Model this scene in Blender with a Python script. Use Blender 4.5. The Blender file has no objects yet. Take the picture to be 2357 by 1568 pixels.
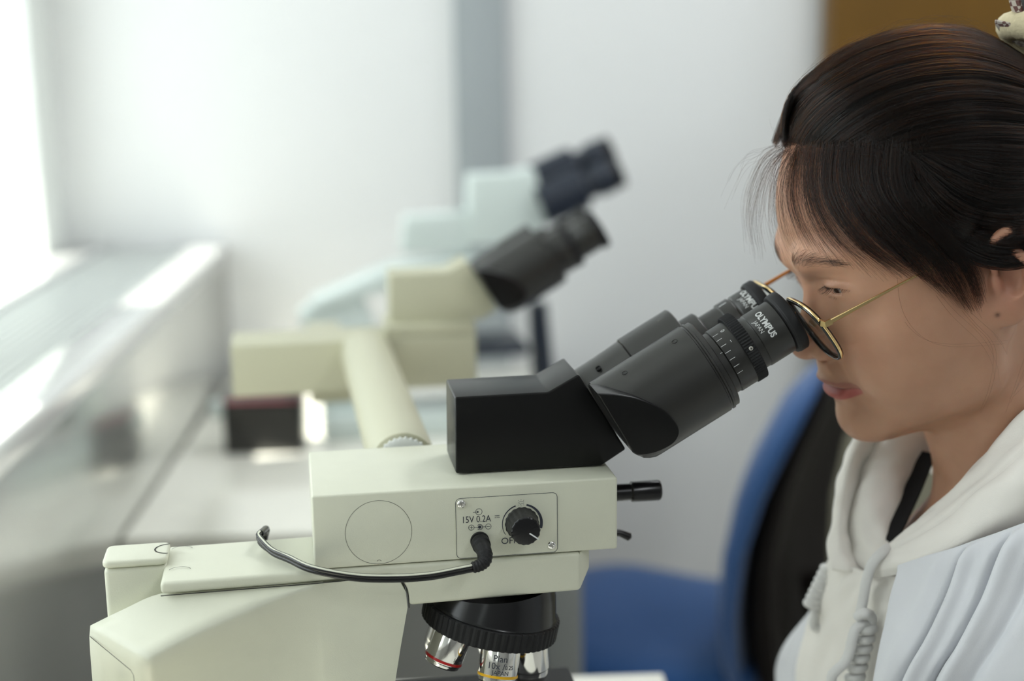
import bpy, bmesh, math, random
import numpy as np
from mathutils import Vector, Matrix
random.seed(7); RNG = np.random.default_rng(11)
SC = bpy.context.scene
COL = SC.collection
PI = math.pi
V = Vector

# ------------------------------------------------------------------ camera, light, exposure
HC = 1.36
_p, _t, _r = math.radians(2.2), math.radians(11.73), math.radians(0.86)
FWD = V((math.sin(_p)*math.cos(_t), math.cos(_p)*math.cos(_t), -math.sin(_t)))
_r0 = V((math.cos(_p), -math.sin(_p), 0)); _u0 = _r0.cross(FWD)
RGT = _r0*math.cos(_r) - _u0*math.sin(_r); UPV = _u0*math.cos(_r) + _r0*math.sin(_r)
cd = bpy.data.cameras.new('camera'); cam = bpy.data.objects.new('camera', cd); COL.objects.link(cam)
cd.sensor_width = 36.0; cd.lens = 3274.0/2357.0*36.0
cd.clip_start = 0.02; cd.clip_end = 60
cam.matrix_world = Matrix(((RGT.x, UPV.x, -FWD.x, 0), (RGT.y, UPV.y, -FWD.y, 0), (RGT.z, UPV.z, -FWD.z, HC), (0, 0, 0, 1)))
cd.dof.use_dof = True; cd.dof.focus_distance = 0.925; cd.dof.aperture_fstop = 2.6
SC.camera = cam
SC.view_settings.view_transform = 'Standard'; SC.view_settings.look = 'None'
SC.view_settings.exposure = 0.0; SC.view_settings.gamma = 1.0
try: SC.view_settings.use_curve_mapping = False
except Exception: pass

W = bpy.data.worlds.new('World'); SC.world = W; W.use_nodes = True
bg = W.node_tree.nodes['Background']; bg.inputs[0].default_value = (0.93, 0.97, 1.0, 1); bg.inputs[1].default_value = 4.4
for _x, _y in ((0.95, 1.95), (2.35, 1.95), (1.3, -1.0)):                      # added unseen lights at ceiling height, filling wall, bench and front faces
    _ld = bpy.data.lights.new('added_fill_lamp', 'AREA'); _ld.shape = 'RECTANGLE'; _ld.size = 0.3; _ld.size_y = 1.2; _ld.energy = 18.0; _ld.color = (0.93, 0.97, 1.0)
    _lo = bpy.data.objects.new('added_fill_lamp', _ld); COL.objects.link(_lo); _lo.location = (_x, _y, 2.735)
sd = bpy.data.lights.new('sun', 'SUN'); sun = bpy.data.objects.new('sun', sd); COL.objects.link(sun)
sd.energy = 15.0; sd.angle = math.radians(0.6); sd.color = (1.0, 0.95, 0.86)
_sd = V((0.42, 0.12, -0.84)).normalized()
sun.rotation_euler = _sd.to_track_quat('-Z', 'Y').to_euler()
sun.location = (-4, -1.0, 8)

# ------------------------------------------------------------------ helpers
def tag(o, label=None, cat=None, group=None, kind=None):
    if label: o['label'] = label
    if cat: o['category'] = cat
    if group: o['group'] = group
    if kind: o['kind'] = kind
    return o
def empty(name, loc, rz=0.0, label=None, cat=None, group=None):
    o = bpy.data.objects.new(name, None); COL.objects.link(o)
    o.location = loc; o.rotation_euler = (0, 0, rz); o.empty_display_size = 0.02
    return tag(o, label, cat, group)
def fin(name, bm, mat, parent=None, ang=35, smooth=True):
    me = bpy.data.meshes.new(name)
    bmesh.ops.recalc_face_normals(bm, faces=bm.faces)
    bm.to_mesh(me); bm.free()
    if smooth:
        me.polygons.foreach_set('use_smooth', [True]*len(me.polygons))
        if ang: me.set_sharp_from_angle(angle=math.radians(ang))
    if mat is not None: me.materials.append(mat)
    o = bpy.data.objects.new(name, me); COL.objects.link(o)
    if parent is not None: o.parent = parent
    return o
def raw(name, vs, fs, mat, parent=None, ang=None):
    me = bpy.data.meshes.new(name); me.from_pydata([tuple(v) for v in vs], [], [tuple(f) for f in fs]); me.update()
    me.polygons.foreach_set('use_smooth', [True]*len(me.polygons))
    if ang: me.set_sharp_from_angle(angle=math.radians(ang))
    if mat is not None: me.materials.append(mat)
    o = bpy.data.objects.new(name, me); COL.objects.link(o)
    if parent is not None: o.parent = parent
    return o
def bevel_all(bm, w, seg=3, amin=25):
    if w <= 0: return
    bm.normal_update()
    es = [e for e in bm.edges if len(e.link_faces) == 2 and e.calc_face_angle(0) > math.radians(amin)]
    bmesh.ops.bevel(bm, geom=es, offset=w, segments=seg, affect='EDGES', profile=0.5, clamp_overlap=True)
def solid(bottom, top, bevel=0.0, seg=3, bm=None, amin=25):
    """Closed solid between two matching outlines of 3D points."""
    own = bmesh.new()
    a = [own.verts.new(p) for p in bottom]; b = [own.verts.new(p) for p in top]
    own.faces.new(a); own.faces.new(b[::-1])
    n = len(a)
    for i in range(n): own.faces.new((a[i], b[i], b[(i+1) % n], a[(i+1) % n]))
    bmesh.ops.recalc_face_normals(own, faces=own.faces)
    bevel_all(own, bevel, seg, amin)
    if bm is None: return own
    me = bpy.data.meshes.new('tmp'); own.to_mesh(me); own.free(); bm.from_mesh(me); bpy.data.meshes.remove(me)
    return bm
def prism(poly, y0, y1, fn, bevel=0.0, seg=3, bm=None):
    return solid([fn(x, y0, z) for x, z in poly], [fn(x, y1, z) for x, z in poly], bevel, seg, bm)
def box(x0, x1, y0, y1, z0, z1, bevel=0.0, seg=3, bm=None, fn=None):
    fn = fn or (lambda x, y, z: (x, y, z))
    return solid([fn(x0, y0, z0), fn(x1, y0, z0), fn(x1, y1, z0), fn(x0, y1, z0)],
                 [fn(x0, y0, z1), fn(x1, y0, z1), fn(x1, y1, z1), fn(x0, y1, z1)], bevel, seg, bm)
def frame(ax, ref=(0, 0, 1)):
    a = V(ax).normalized(); r = V(ref); e1 = (r - a*r.dot(a)).normalized(); e2 = a.cross(e1); return a, e1, e2
def lathe(prof, org, ax, ref=(0, 0, 1), seg=48, bm=None, cap=(True, True), rad=None):
    """prof = [(s, r)] along ax from org; rad(angle, r) may modulate the radius."""
    bm = bm or bmesh.new(); a, e1, e2 = frame(ax, ref); org = V(org); rings = []
    for s, r in prof:
        ring = []
        for k in range(seg):
            th = 2*PI*k/seg; rr = rad(k, r) if rad else r
            ring.append(bm.verts.new(org + a*s + e1*(math.cos(th)*rr) + e2*(math.sin(th)*rr)))
        rings.append(ring)
    for i in range(len(rings)-1):
        for k in range(seg):
            bm.faces.new((rings[i][k], rings[i][(k+1) % seg], rings[i+1][(k+1) % seg], rings[i+1][k]))
    if cap[0]: bm.faces.new(rings[0][::-1])
    if cap[1]: bm.faces.new(rings[-1])
    return bm
def soft(prof, b=0.0006):
    """Round the corners of a lathe profile a little."""
    out = [prof[0]]
    for i in range(1, len(prof)-1):
        p, q, n = map(np.array, (prof[i-1], prof[i], prof[i+1]))
        for w, t in ((p, 1), (n, 1)):
            d = w - q; l = np.linalg.norm(d)
            if l > 1e-9: out.append(tuple(q + d/l*min(b, l*0.4)))
    out.append(prof[-1]); return out
def catmull(P, n=8, closed=False):
    P = [np.array(p, float) for p in P]; out = []; m = len(P)
    rng = range(m) if closed else range(m-1)
    for i in rng:
        if closed: a, b, c, d = P[(i-1) % m], P[i], P[(i+1) % m], P[(i+2) % m]
        else: a, b, c, d = P[max(i-1, 0)], P[i], P[i+1], P[min(i+2, m-1)]
        for k in range(n):
            t = k/n
            out.append(0.5*((2*b) + (-a+c)*t + (2*a-5*b+4*c-d)*t*t + (-a+3*b-3*c+d)*t**3))
    if not closed: out.append(P[-1])
    return out
def tube(path, r, seg=10, bm=None, closed=False, cap=True, sec=None):
    """Swept tube; r number or list; sec optional [(a,b)] section scaled by r."""
    bm = bm or bmesh.new(); P = [V(p) for p in path]; n = len(P)
    rs = [r]*n if isinstance(r, (int, float)) else r
    sec = sec or [(math.cos(2*PI*k/seg), math.sin(2*PI*k/seg)) for k in range(seg)]
    seg = len(sec); rings = []; nrm = None
    for i in range(n):
        t = (P[(i+1) % n]-P[i-1]) if closed else (P[min(i+1, n-1)]-P[max(i-1, 0)])
        t.normalize()
        if nrm is None:
            nrm = V((0, 0, 1)) if abs(t.z) < 0.9 else V((1, 0, 0))
        nrm = (nrm - t*nrm.dot(t)).normalized(); bn = t.cross(nrm)
        rings.append([bm.verts.new(P[i] + nrm*(a*rs[i]) + bn*(b*rs[i])) for a, b in sec])
    for i in range(n if closed else n-1):
        A, B = rings[i], rings[(i+1) % n]
        for k in range(seg): bm.faces.new((A[k], A[(k+1) % seg], B[(k+1) % seg], B[k]))
    if cap and not closed:
        bm.faces.new(rings[0][::-1]); bm.faces.new(rings[-1])
    return bm
_fontcache = {}
def text_mesh(s, size, bold=0.0, sp=1.0):
    """Flat lettering as (verts, faces) centred on the origin in the xy plane."""
    key = (s, size, bold, sp)
    if key in _fontcache: return _fontcache[key]
    cu = bpy.data.curves.new('txt', 'FONT'); cu.body = s; cu.size = size; cu.offset = bold; cu.space_character = sp
    cu.align_x = 'CENTER'; cu.align_y = 'CENTER'; cu.resolution_u = 4; cu.fill_mode = 'FRONT'
    ob = bpy.data.objects.new('txt', cu); COL.objects.link(ob)
    dg = bpy.context.evaluated_depsgraph_get(); dg.update()
    me = bpy.data.meshes.new_from_object(ob.evaluated_get(dg))
    vs = [(v.co.x, v.co.y) for v in me.vertices]; fs = [tuple(p.vertices) for p in me.polygons]
    bpy.data.objects.remove(ob); bpy.data.curves.remove(cu); bpy.data.meshes.remove(me)
    _fontcache[key] = (vs, fs); return vs, fs
class Print:
    """Collects flat print laid by a mapping fn(x, y) -> 3D point."""
    def __init__(s): s.v = []; s.f = []
    def add(s, vs, fs, fn):
        b = len(s.v); s.v += [tuple(fn(x, y)) for x, y in vs]; s.f += [tuple(b+i for i in f) for f in fs]
    def text(s, t, size, fn, cx=0, cy=0, bold=0.0, sp=1.0, sx=1.0):
        vs, fs = text_mesh(t, size, bold, sp); s.add([(cx+x*sx, cy+y) for x, y in vs], fs, fn)
    def line(s, pts, w, fn, closed=False):
        pts = [np.array(p, float) for p in pts]; n = len(pts); vs = []; fs = []
        for i in range(n):
            a = pts[i-1] if (i or closed) else pts[i]; c = pts[(i+1) % n] if (i < n-1 or closed) else pts[i]
            d = c-a; d = d/(np.linalg.norm(d)+1e-12); nn = np.array((-d[1], d[0]))
            ww = w[i] if isinstance(w, (list, tuple)) else w
            vs += [tuple(pts[i]+nn*ww/2), tuple(pts[i]-nn*ww/2)]
        for i in range(n if closed else n-1):
            j = (i+1) % n; fs.append((2*i, 2*i+1, 2*j+1, 2*j))
        s.add(vs, fs, fn)
    def arc(s, c, r, a0, a1, w, fn, n=28, w1=None):
        full = abs(a1-a0) >= 359.9; k = n if not full else n-1
        th = [math.radians(a0+(a1-a0)*i/n) for i in range(k+1)]
        ws = w if w1 is None else [w+(w1-w)*i/n for i in range(k+1)]
        s.line([(c[0]+r*math.cos(t), c[1]+r*math.sin(t)) for t in th], ws, fn, closed=full)
    def disc(s, c, r, fn, n=20):
        s.add([(c[0]+r*math.cos(2*PI*i/n), c[1]+r*math.sin(2*PI*i/n)) for i in range(n)], [tuple(range(n))], fn)
    def obj(s, name, mat, parent): return raw(name, s.v, s.f, mat, parent)

# ------------------------------------------------------------------ materials
def mat(name, col, rough=0.5, metal=0.0, spec=0.5, coat=0.0, coatr=0.1, noise=None, bump=None, sheen=0.0, trans=0.0, ior=1.45, sss=0.0, sssr=None):
    m = bpy.data.materials.new(name); m.use_nodes = True; nt = m.node_tree; b = nt.nodes['Principled BSDF']
    b.inputs['Base Color'].default_value = (*col, 1); b.inputs['Roughness'].default_value = rough; b.inputs['Metallic'].default_value = metal
    b.inputs['Specular IOR Level'].default_value = spec; b.inputs['Coat Weight'].default_value = coat; b.inputs['Coat Roughness'].default_value = coatr
    b.inputs['Sheen Weight'].default_value = sheen; b.inputs['Transmission Weight'].default_value = trans; b.inputs['IOR'].default_value = ior
    if sss:
        b.inputs['Subsurface Weight'].default_value = sss; b.inputs['Subsurface Radius'].default_value = sssr or (1, .35, .2); b.inputs['Subsurface Scale'].default_value = 0.004
    tc = None
    if noise or bump:
        tc = nt.nodes.new('ShaderNodeTexCoord')
    if noise:
        sc, amt = noise
        n = nt.nodes.new('ShaderNodeTexNoise'); n.inputs['Scale'].default_value = sc; n.inputs['Detail'].default_value = 4
        nt.links.new(tc.outputs['Object'], n.inputs['Vector'])
        mx = nt.nodes.new('ShaderNodeMix'); mx.data_type = 'RGBA'
        mx.inputs[6].default_value = tuple(c*(1-amt) for c in col)+(1,); mx.inputs[7].default_value = tuple(min(1, c*(1+amt)) for c in col)+(1,)
        nt.links.new(n.outputs['Fac'], mx.inputs[0]); nt.links.new(mx.outputs[2], b.inputs['Base Color'])
    if bump:
        sc, st, dist = bump
        n = nt.nodes.new('ShaderNodeTexNoise'); n.inputs['Scale'].default_value = sc; n.inputs['Detail'].default_value = 2
        nt.links.new(tc.outputs['Object'], n.inputs['Vector'])
        bp = nt.nodes.new('ShaderNodeBump'); bp.inputs['Strength'].default_value = st; bp.inputs['Distance'].default_value = dist
        nt.links.new(n.outputs['Fac'], bp.inputs['Height']); nt.links.new(bp.outputs['Normal'], b.inputs['Normal'])
    return m
M = {}
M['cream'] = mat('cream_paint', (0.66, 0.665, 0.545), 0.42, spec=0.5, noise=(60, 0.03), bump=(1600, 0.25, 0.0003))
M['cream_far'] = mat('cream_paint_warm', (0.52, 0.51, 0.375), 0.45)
M['pale'] = mat('pale_green_paint', (0.72, 0.80, 0.77), 0.42)
M['black'] = mat('black_satin_paint', (0.010, 0.0095, 0.008), 0.36, spec=0.85, bump=(2500, 0.15, 0.0002))
M['black_head'] = mat('black_head_paint', (0.004, 0.004, 0.004), 0.31, spec=0.36, bump=(2500, 0.1, 0.0002))
M['black_gloss'] = mat('black_plastic', (0.008, 0.008, 0.009), 0.22, spec=0.5)
M['black_matte'] = mat('black_rubber', (0.010, 0.010, 0.011), 0.55, spec=0.35)
M['knob'] = mat('dark_grey_plastic', (0.020, 0.020, 0.019), 0.5, spec=0.4)
M['navy'] = mat('blue_black_paint', (0.012, 0.018, 0.032), 0.4, spec=0.6)
M['chrome'] = mat('chrome', (0.86, 0.85, 0.82), 0.09, metal=1.0)
M['steel'] = mat('steel', (0.62, 0.61, 0.58), 0.28, metal=1.0)
M['ink'] = mat('dark_ink', (0.035, 0.04, 0.055), 0.6)
M['white_ink'] = mat('white_ink', (0.72, 0.74, 0.74), 0.6)
M['silver_ink'] = mat('silver_ink', (0.62, 0.63, 0.62), 0.4)
M['red_band'] = mat('red_enamel', (0.45, 0.012, 0.012), 0.3)
M['yellow_band'] = mat('yellow_enamel', (0.75, 0.42, 0.01), 0.3)
M['seam'] = mat('dark_seam', (0.03, 0.03, 0.026), 0.7)
M['wall'] = mat('white_wall_paint', (0.76, 0.765, 0.765), 0.8, noise=(3, 0.012), bump=(180, 0.1, 0.001))
M['wall_grey'] = mat('grey_wall_paint', (0.32, 0.32, 0.31), 0.8, noise=(3, 0.03))
M['reveal'] = mat('window_wall_paint', (0.76, 0.78, 0.75), 0.8, noise=(3, 0.015))
M['ceil'] = mat('ceiling_paint', (0.80, 0.80, 0.79), 0.9, noise=(4, 0.02))
M['floor'] = mat('grey_vinyl_floor', (0.52, 0.51, 0.47), 0.35, noise=(8, 0.12))
M['pillar'] = mat('grey_pillar_paint', (0.34, 0.37, 0.385), 0.6, noise=(5, 0.03))
M['bench'] = mat('bench_laminate', (0.90, 0.885, 0.80), 0.16, spec=0.6, noise=(20, 0.03), coat=0.4, coatr=0.08)
M['bench_leg'] = mat('bench_metal', (0.27, 0.28, 0.275), 0.45, metal=0.3)
M['bench_panel'] = mat('bench_panel_grey', (0.30, 0.30, 0.285), 0.5)
M['sill'] = mat('enamelled_steel_white', (0.82, 0.83, 0.82), 0.14, spec=0.6, coat=0.6, coatr=0.06)
M['sill_front'] = mat('polished_steel_grey', (0.66, 0.665, 0.63), 0.17, metal=0.75, coat=0.3, coatr=0.06)
M['grille'] = mat('grille_aluminium', (0.74, 0.77, 0.75), 0.35, metal=0.4)
M['grille_dark'] = mat('grille_pan_grey', (0.25, 0.26, 0.25), 0.6)  # plain dark grey for tray and plinth
M['alu'] = mat('white_window_frame', (0.80, 0.82, 0.81), 0.4)
M['wood'] = mat('brown_wood_veneer', (0.13, 0.064, 0.008), 0.4, noise=(7, 0.25))
M['wood_low'] = mat('grey_beige_laminate', (0.24, 0.225, 0.165), 0.5, noise=(6, 0.05))
M['chair_blue'] = mat('blue_fabric', (0.006, 0.062, 0.205), 0.85, sheen=0.3, noise=(300, 0.15), bump=(900, 0.4, 0.0008))
M['chair_black'] = mat('black_shell_plastic', (0.007, 0.005, 0.004), 0.6, spec=0.2)
M['red_trim'] = mat('red_trim', (0.26, 0.05, 0.075), 0.4)
M['fin'] = mat('grey_concrete', (0.5, 0.5, 0.48), 0.9, noise=(6, 0.08))
def glass_mat():
    m = bpy.data.materials.new('window_glass'); m.use_nodes = True; nt = m.node_tree
    for n in list(nt.nodes): nt.nodes.remove(n)
    o = nt.nodes.new('ShaderNodeOutputMaterial'); t = nt.nodes.new('ShaderNodeBsdfTransparent'); g = nt.nodes.new('ShaderNodeBsdfGlossy')
    g.inputs['Roughness'].default_value = 0.02; t.inputs[0].default_value = (0.95, 0.97, 0.96, 1)
    mx = nt.nodes.new('ShaderNodeMixShader'); mx.inputs[0].default_value = 0.05
    nt.links.new(t.outputs[0], mx.inputs[1]); nt.links.new(g.outputs[0], mx.inputs[2]); nt.links.new(mx.outputs[0], o.inputs[0])
    return m
M['pane'] = glass_mat()

# ------------------------------------------------------------------ setting
XW, YB, YF, XR, ZC = -0.742, 2.72, -2.6, 3.6, 2.75          # window wall, back wall, wall behind the camera, right wall, ceiling
def struct(name, bm, m, parent=None, **k):
    o = fin(name, bm, m, parent, **k)
    if parent is None: o['kind'] = 'structure'
    return o
struct('floor', box(XW-0.3, XR+0.1, YF-0.1, YB+0.1, -0.1, 0.0), M['floor'])
struct('ceiling', box(XW-0.3, XR+0.1, YF-0.1, YB+0.1, ZC, ZC+0.1), M['ceil'])
struct('wall_back', box(XW-0.3, XR+0.1, YB, YB+0.12, 0, ZC), M['wall'])
struct('wall_front', box(XW-0.3, XR+0.1, YF-0.12, YF, 0, ZC), M['wall_grey'])
struct('wall_right', box(XR, XR+0.12, YF, YB, 0, ZC), M['wall'])
# window wall with its openings (y ranges), sill level 1.0, head level 2.45
OPEN = [(-2.2, -1.3), (0.25, 1.38), (1.87, 2.58)]
ZS, ZH = 0.99, 2.60
bm = box(XW-0.22, XW, YF, YB, 0, ZS); box(XW-0.22, XW, YF, YB, ZH, ZC, bm=bm)
ys = [YF] + [v for o in OPEN for v in o] + [YB]
for i in range(0, len(ys), 2): box(XW-0.22, XW, ys[i], ys[i+1], ZS, ZH, bm=bm)
struct('wall_left', bm, M['reveal'])
for i, (a, b) in enumerate(OPEN):
    w = empty('window_%d' % (i+1), (XW-0.185, (a+b)/2, ZS)); w['kind'] = 'structure'
    h = (b-a)/2; H = ZH-ZS
    bm = box(-0.025, 0.025, -h, -h+0.045, 0, H, 0.003); box(-0.025, 0.025, h-0.045, h, 0, H, 0.003, bm=bm)
    box(-0.025, 0.025, -h, h, 0, 0.045, 0.003, bm=bm); box(-0.025, 0.025, -h, h, H-0.045, H, 0.003, bm=bm)
    fin('window_frame', bm, M['alu'], w)
    fin('pane', box(-0.003, 0.003, -h+0.04, h-0.04, 0.04, H-0.04), M['pane'], w)
    # daylight portal for the sampler
    pd = bpy.data.lights.new('daylight_portal', 'AREA'); pd.shape = 'RECTANGLE'; pd.size = H; pd.size_y = 2*h; pd.cycles.is_portal = True
    po = bpy.data.objects.new('daylight_portal', pd); COL.objects.link(po); po.location = (XW-0.23, (a+b)/2, ZS+H/2); po.rotation_euler = (0, -PI/2, 0)
# added unseen fin outside the windows, blocks the high sun
o = struct('added_sun_blocker', box(XW-0.41, XW-0.22, YF, YB+1.5, 2.62, 2.70), M['fin'])
struct('added_sun_blade', box(XW-0.398, XW-0.222, YF, YB+1.5, 1.93, 1.945), M['fin'])  # added unseen blade, keeps sun off the middle of the sill
# pillar on the back wall
struct('trim_1', box(0.004, 0.102, YB-0.02, YB, 0, ZC, 0.003), M['pillar'])

# heating casing under the windows
XS = -0.44
hc = empty('heater_casing', (XS-0.15, 0.1, 0), 0, 'white enamelled heater casing with slatted top running under the windows', 'heater')
def H_(x, y, z): return (x-(XS-0.15), y-0.1, z)
fin('front_panel', box(XS-0.02, XS, -2.55, 1.09, 0.06, 0.962, 0.002, fn=H_), M['sill_front'], hc)
fin('front_panel', box(XS-0.02, XS, 1.094, 2.715, 0.06, 0.962, 0.002, fn=H_), M['sill_front'], hc)
fin('front_edge', box(XS-0.062, XS+0.004, -2.55, 2.715, 0.962, 1.0, 0.008, 4, fn=H_), M['sill'], hc)
fin('back_edge', box(XW+0.002, XW+0.075, -2.55, 2.715, 0.962, 1.0, 0.006, 4, fn=H_), M['sill'], hc)
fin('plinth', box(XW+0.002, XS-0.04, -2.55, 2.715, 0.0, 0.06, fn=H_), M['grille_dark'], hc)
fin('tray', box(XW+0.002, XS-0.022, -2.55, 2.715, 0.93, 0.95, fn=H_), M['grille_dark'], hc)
xa, xb = XW+0.08, XS-0.066; ns = 11; pw = (xb-xa)/ns
for i in range(ns):
    fin('slat', box(xa+pw*i+0.0015, xa+pw*(i+1)-0.0035, -2.55, 2.70, 0.965, 0.992, 0.0015, 2, fn=H_), M['grille'], hc)

# benches
def bench(name, y0, y1, x1, label, post):
    b = empty(name, ((XS+x1)/2, (y0+y1)/2, 0), 0, label, 'bench')
    ox, oy = (XS+x1)/2, (y0+y1)/2
    B = lambda x, y, z: (x-ox, y-oy, z)
    fin('worktop', box(XS+0.004, x1, y0, y1, 0.715, 0.75, 0.003, fn=B), M['bench'], b)
    fin('end_panel', box(XS+0.02, x1-0.06, y0+0.02, y0+0.04, 0.02, 0.714, 0.001, fn=B), M['bench_panel'], b)
    fin('end_panel', box(XS+0.02, x1-0.06, y1-0.04, y1-0.02, 0.02, 0.714, 0.001, fn=B), M['bench_panel'], b)
    fin('rail', box(x1-0.055, x1-0.03, y0+0.03, y1-0.03, 0.64, 0.714, 0.001, fn=B), M['bench_leg'], b)
    for yy in (y0+0.005, y1-0.06): fin('leg', box(x1-0.055, x1-0.005, yy, yy+0.05, 0.0, 0.714, 0.004, fn=B), M['bench_leg'], b)
    return b
bench('lab_bench', 0.30, 1.305, 0.195, 'pale lab bench carrying the microscope the person looks into', True)
bench('lab_bench', 1.75, 2.70, 0.160, 'pale lab bench along the heater carrying the blurred microscopes behind', True)

# brown cupboard at the back wall
cb = empty('cupboard', (1.55, YB-0.02, 0), 0, 'brown wooden cupboard with grey beige base against white back wall', 'cupboard')
cx0, cx1 = 0.690-1.55, 2.30-1.55
fin('carcass', box(cx0, cx1, -0.05, 0.0, 0.0, 2.3, 0.002), M['wood'], cb)
for a, b in ((cx0+0.003, cx0+0.80), (cx0+0.806, cx1-0.003)):
    d = fin('door', box(a, b, -0.068, -0.051, 0.96, 2.29, 0.002), M['wood'], cb)
    fin('handle', tube([(b-0.05, -0.068, 1.2), (b-0.05, -0.09, 1.22), (b-0.05, -0.09, 1.34), (b-0.05, -0.068, 1.36)], 0.006, 10), M['steel'], d)
    fin('base_panel', box(a, b, -0.068, -0.051, 0.02, 0.95, 0.002), M['wood_low'], cb)

# ------------------------------------------------------------------ the microscopes
A0 = math.radians(6.6)
LX = V((math.cos(A0), math.sin(A0), 0)); NY = V((-math.sin(A0), math.cos(A0), 0))
P0 = V((-0.09537, 0.86580, 1.08230))          # front left top corner of the near viewing box
ZB = 0.75
ZO = P0.z-ZB
def mw(x, y, z): return P0 + LX*x + NY*y + V((0, 0, z))     # microscope frame -> world
def T(x, y, z): return (x, y, z+ZO)
TH = math.radians(30); OX, OZ = 0.1945, 0.0377
def Bf(s, t, y): return T(OX+s*math.cos(TH)-t*math.sin(TH), y, OZ+s*math.sin(TH)+t*math.cos(TH))
UA = V((math.cos(TH), 0, math.sin(TH))); TA = V((-math.sin(TH), 0, math.cos(TH)))
def cyl_fn(s0, tc, r, y, fn=Bf):
    """(arc length, along-axis) -> point on a barrel; arc 0 = top, positive towards the -y side."""
    def f(a, b, ph0=0.0):
        ph = a/r + ph0
        return fn(s0+b, tc+r*math.cos(ph), y-r*math.sin(ph))
    return f
def knurl(n, d):
    return lambda k, r: r if (k % 2) else r-d

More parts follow.
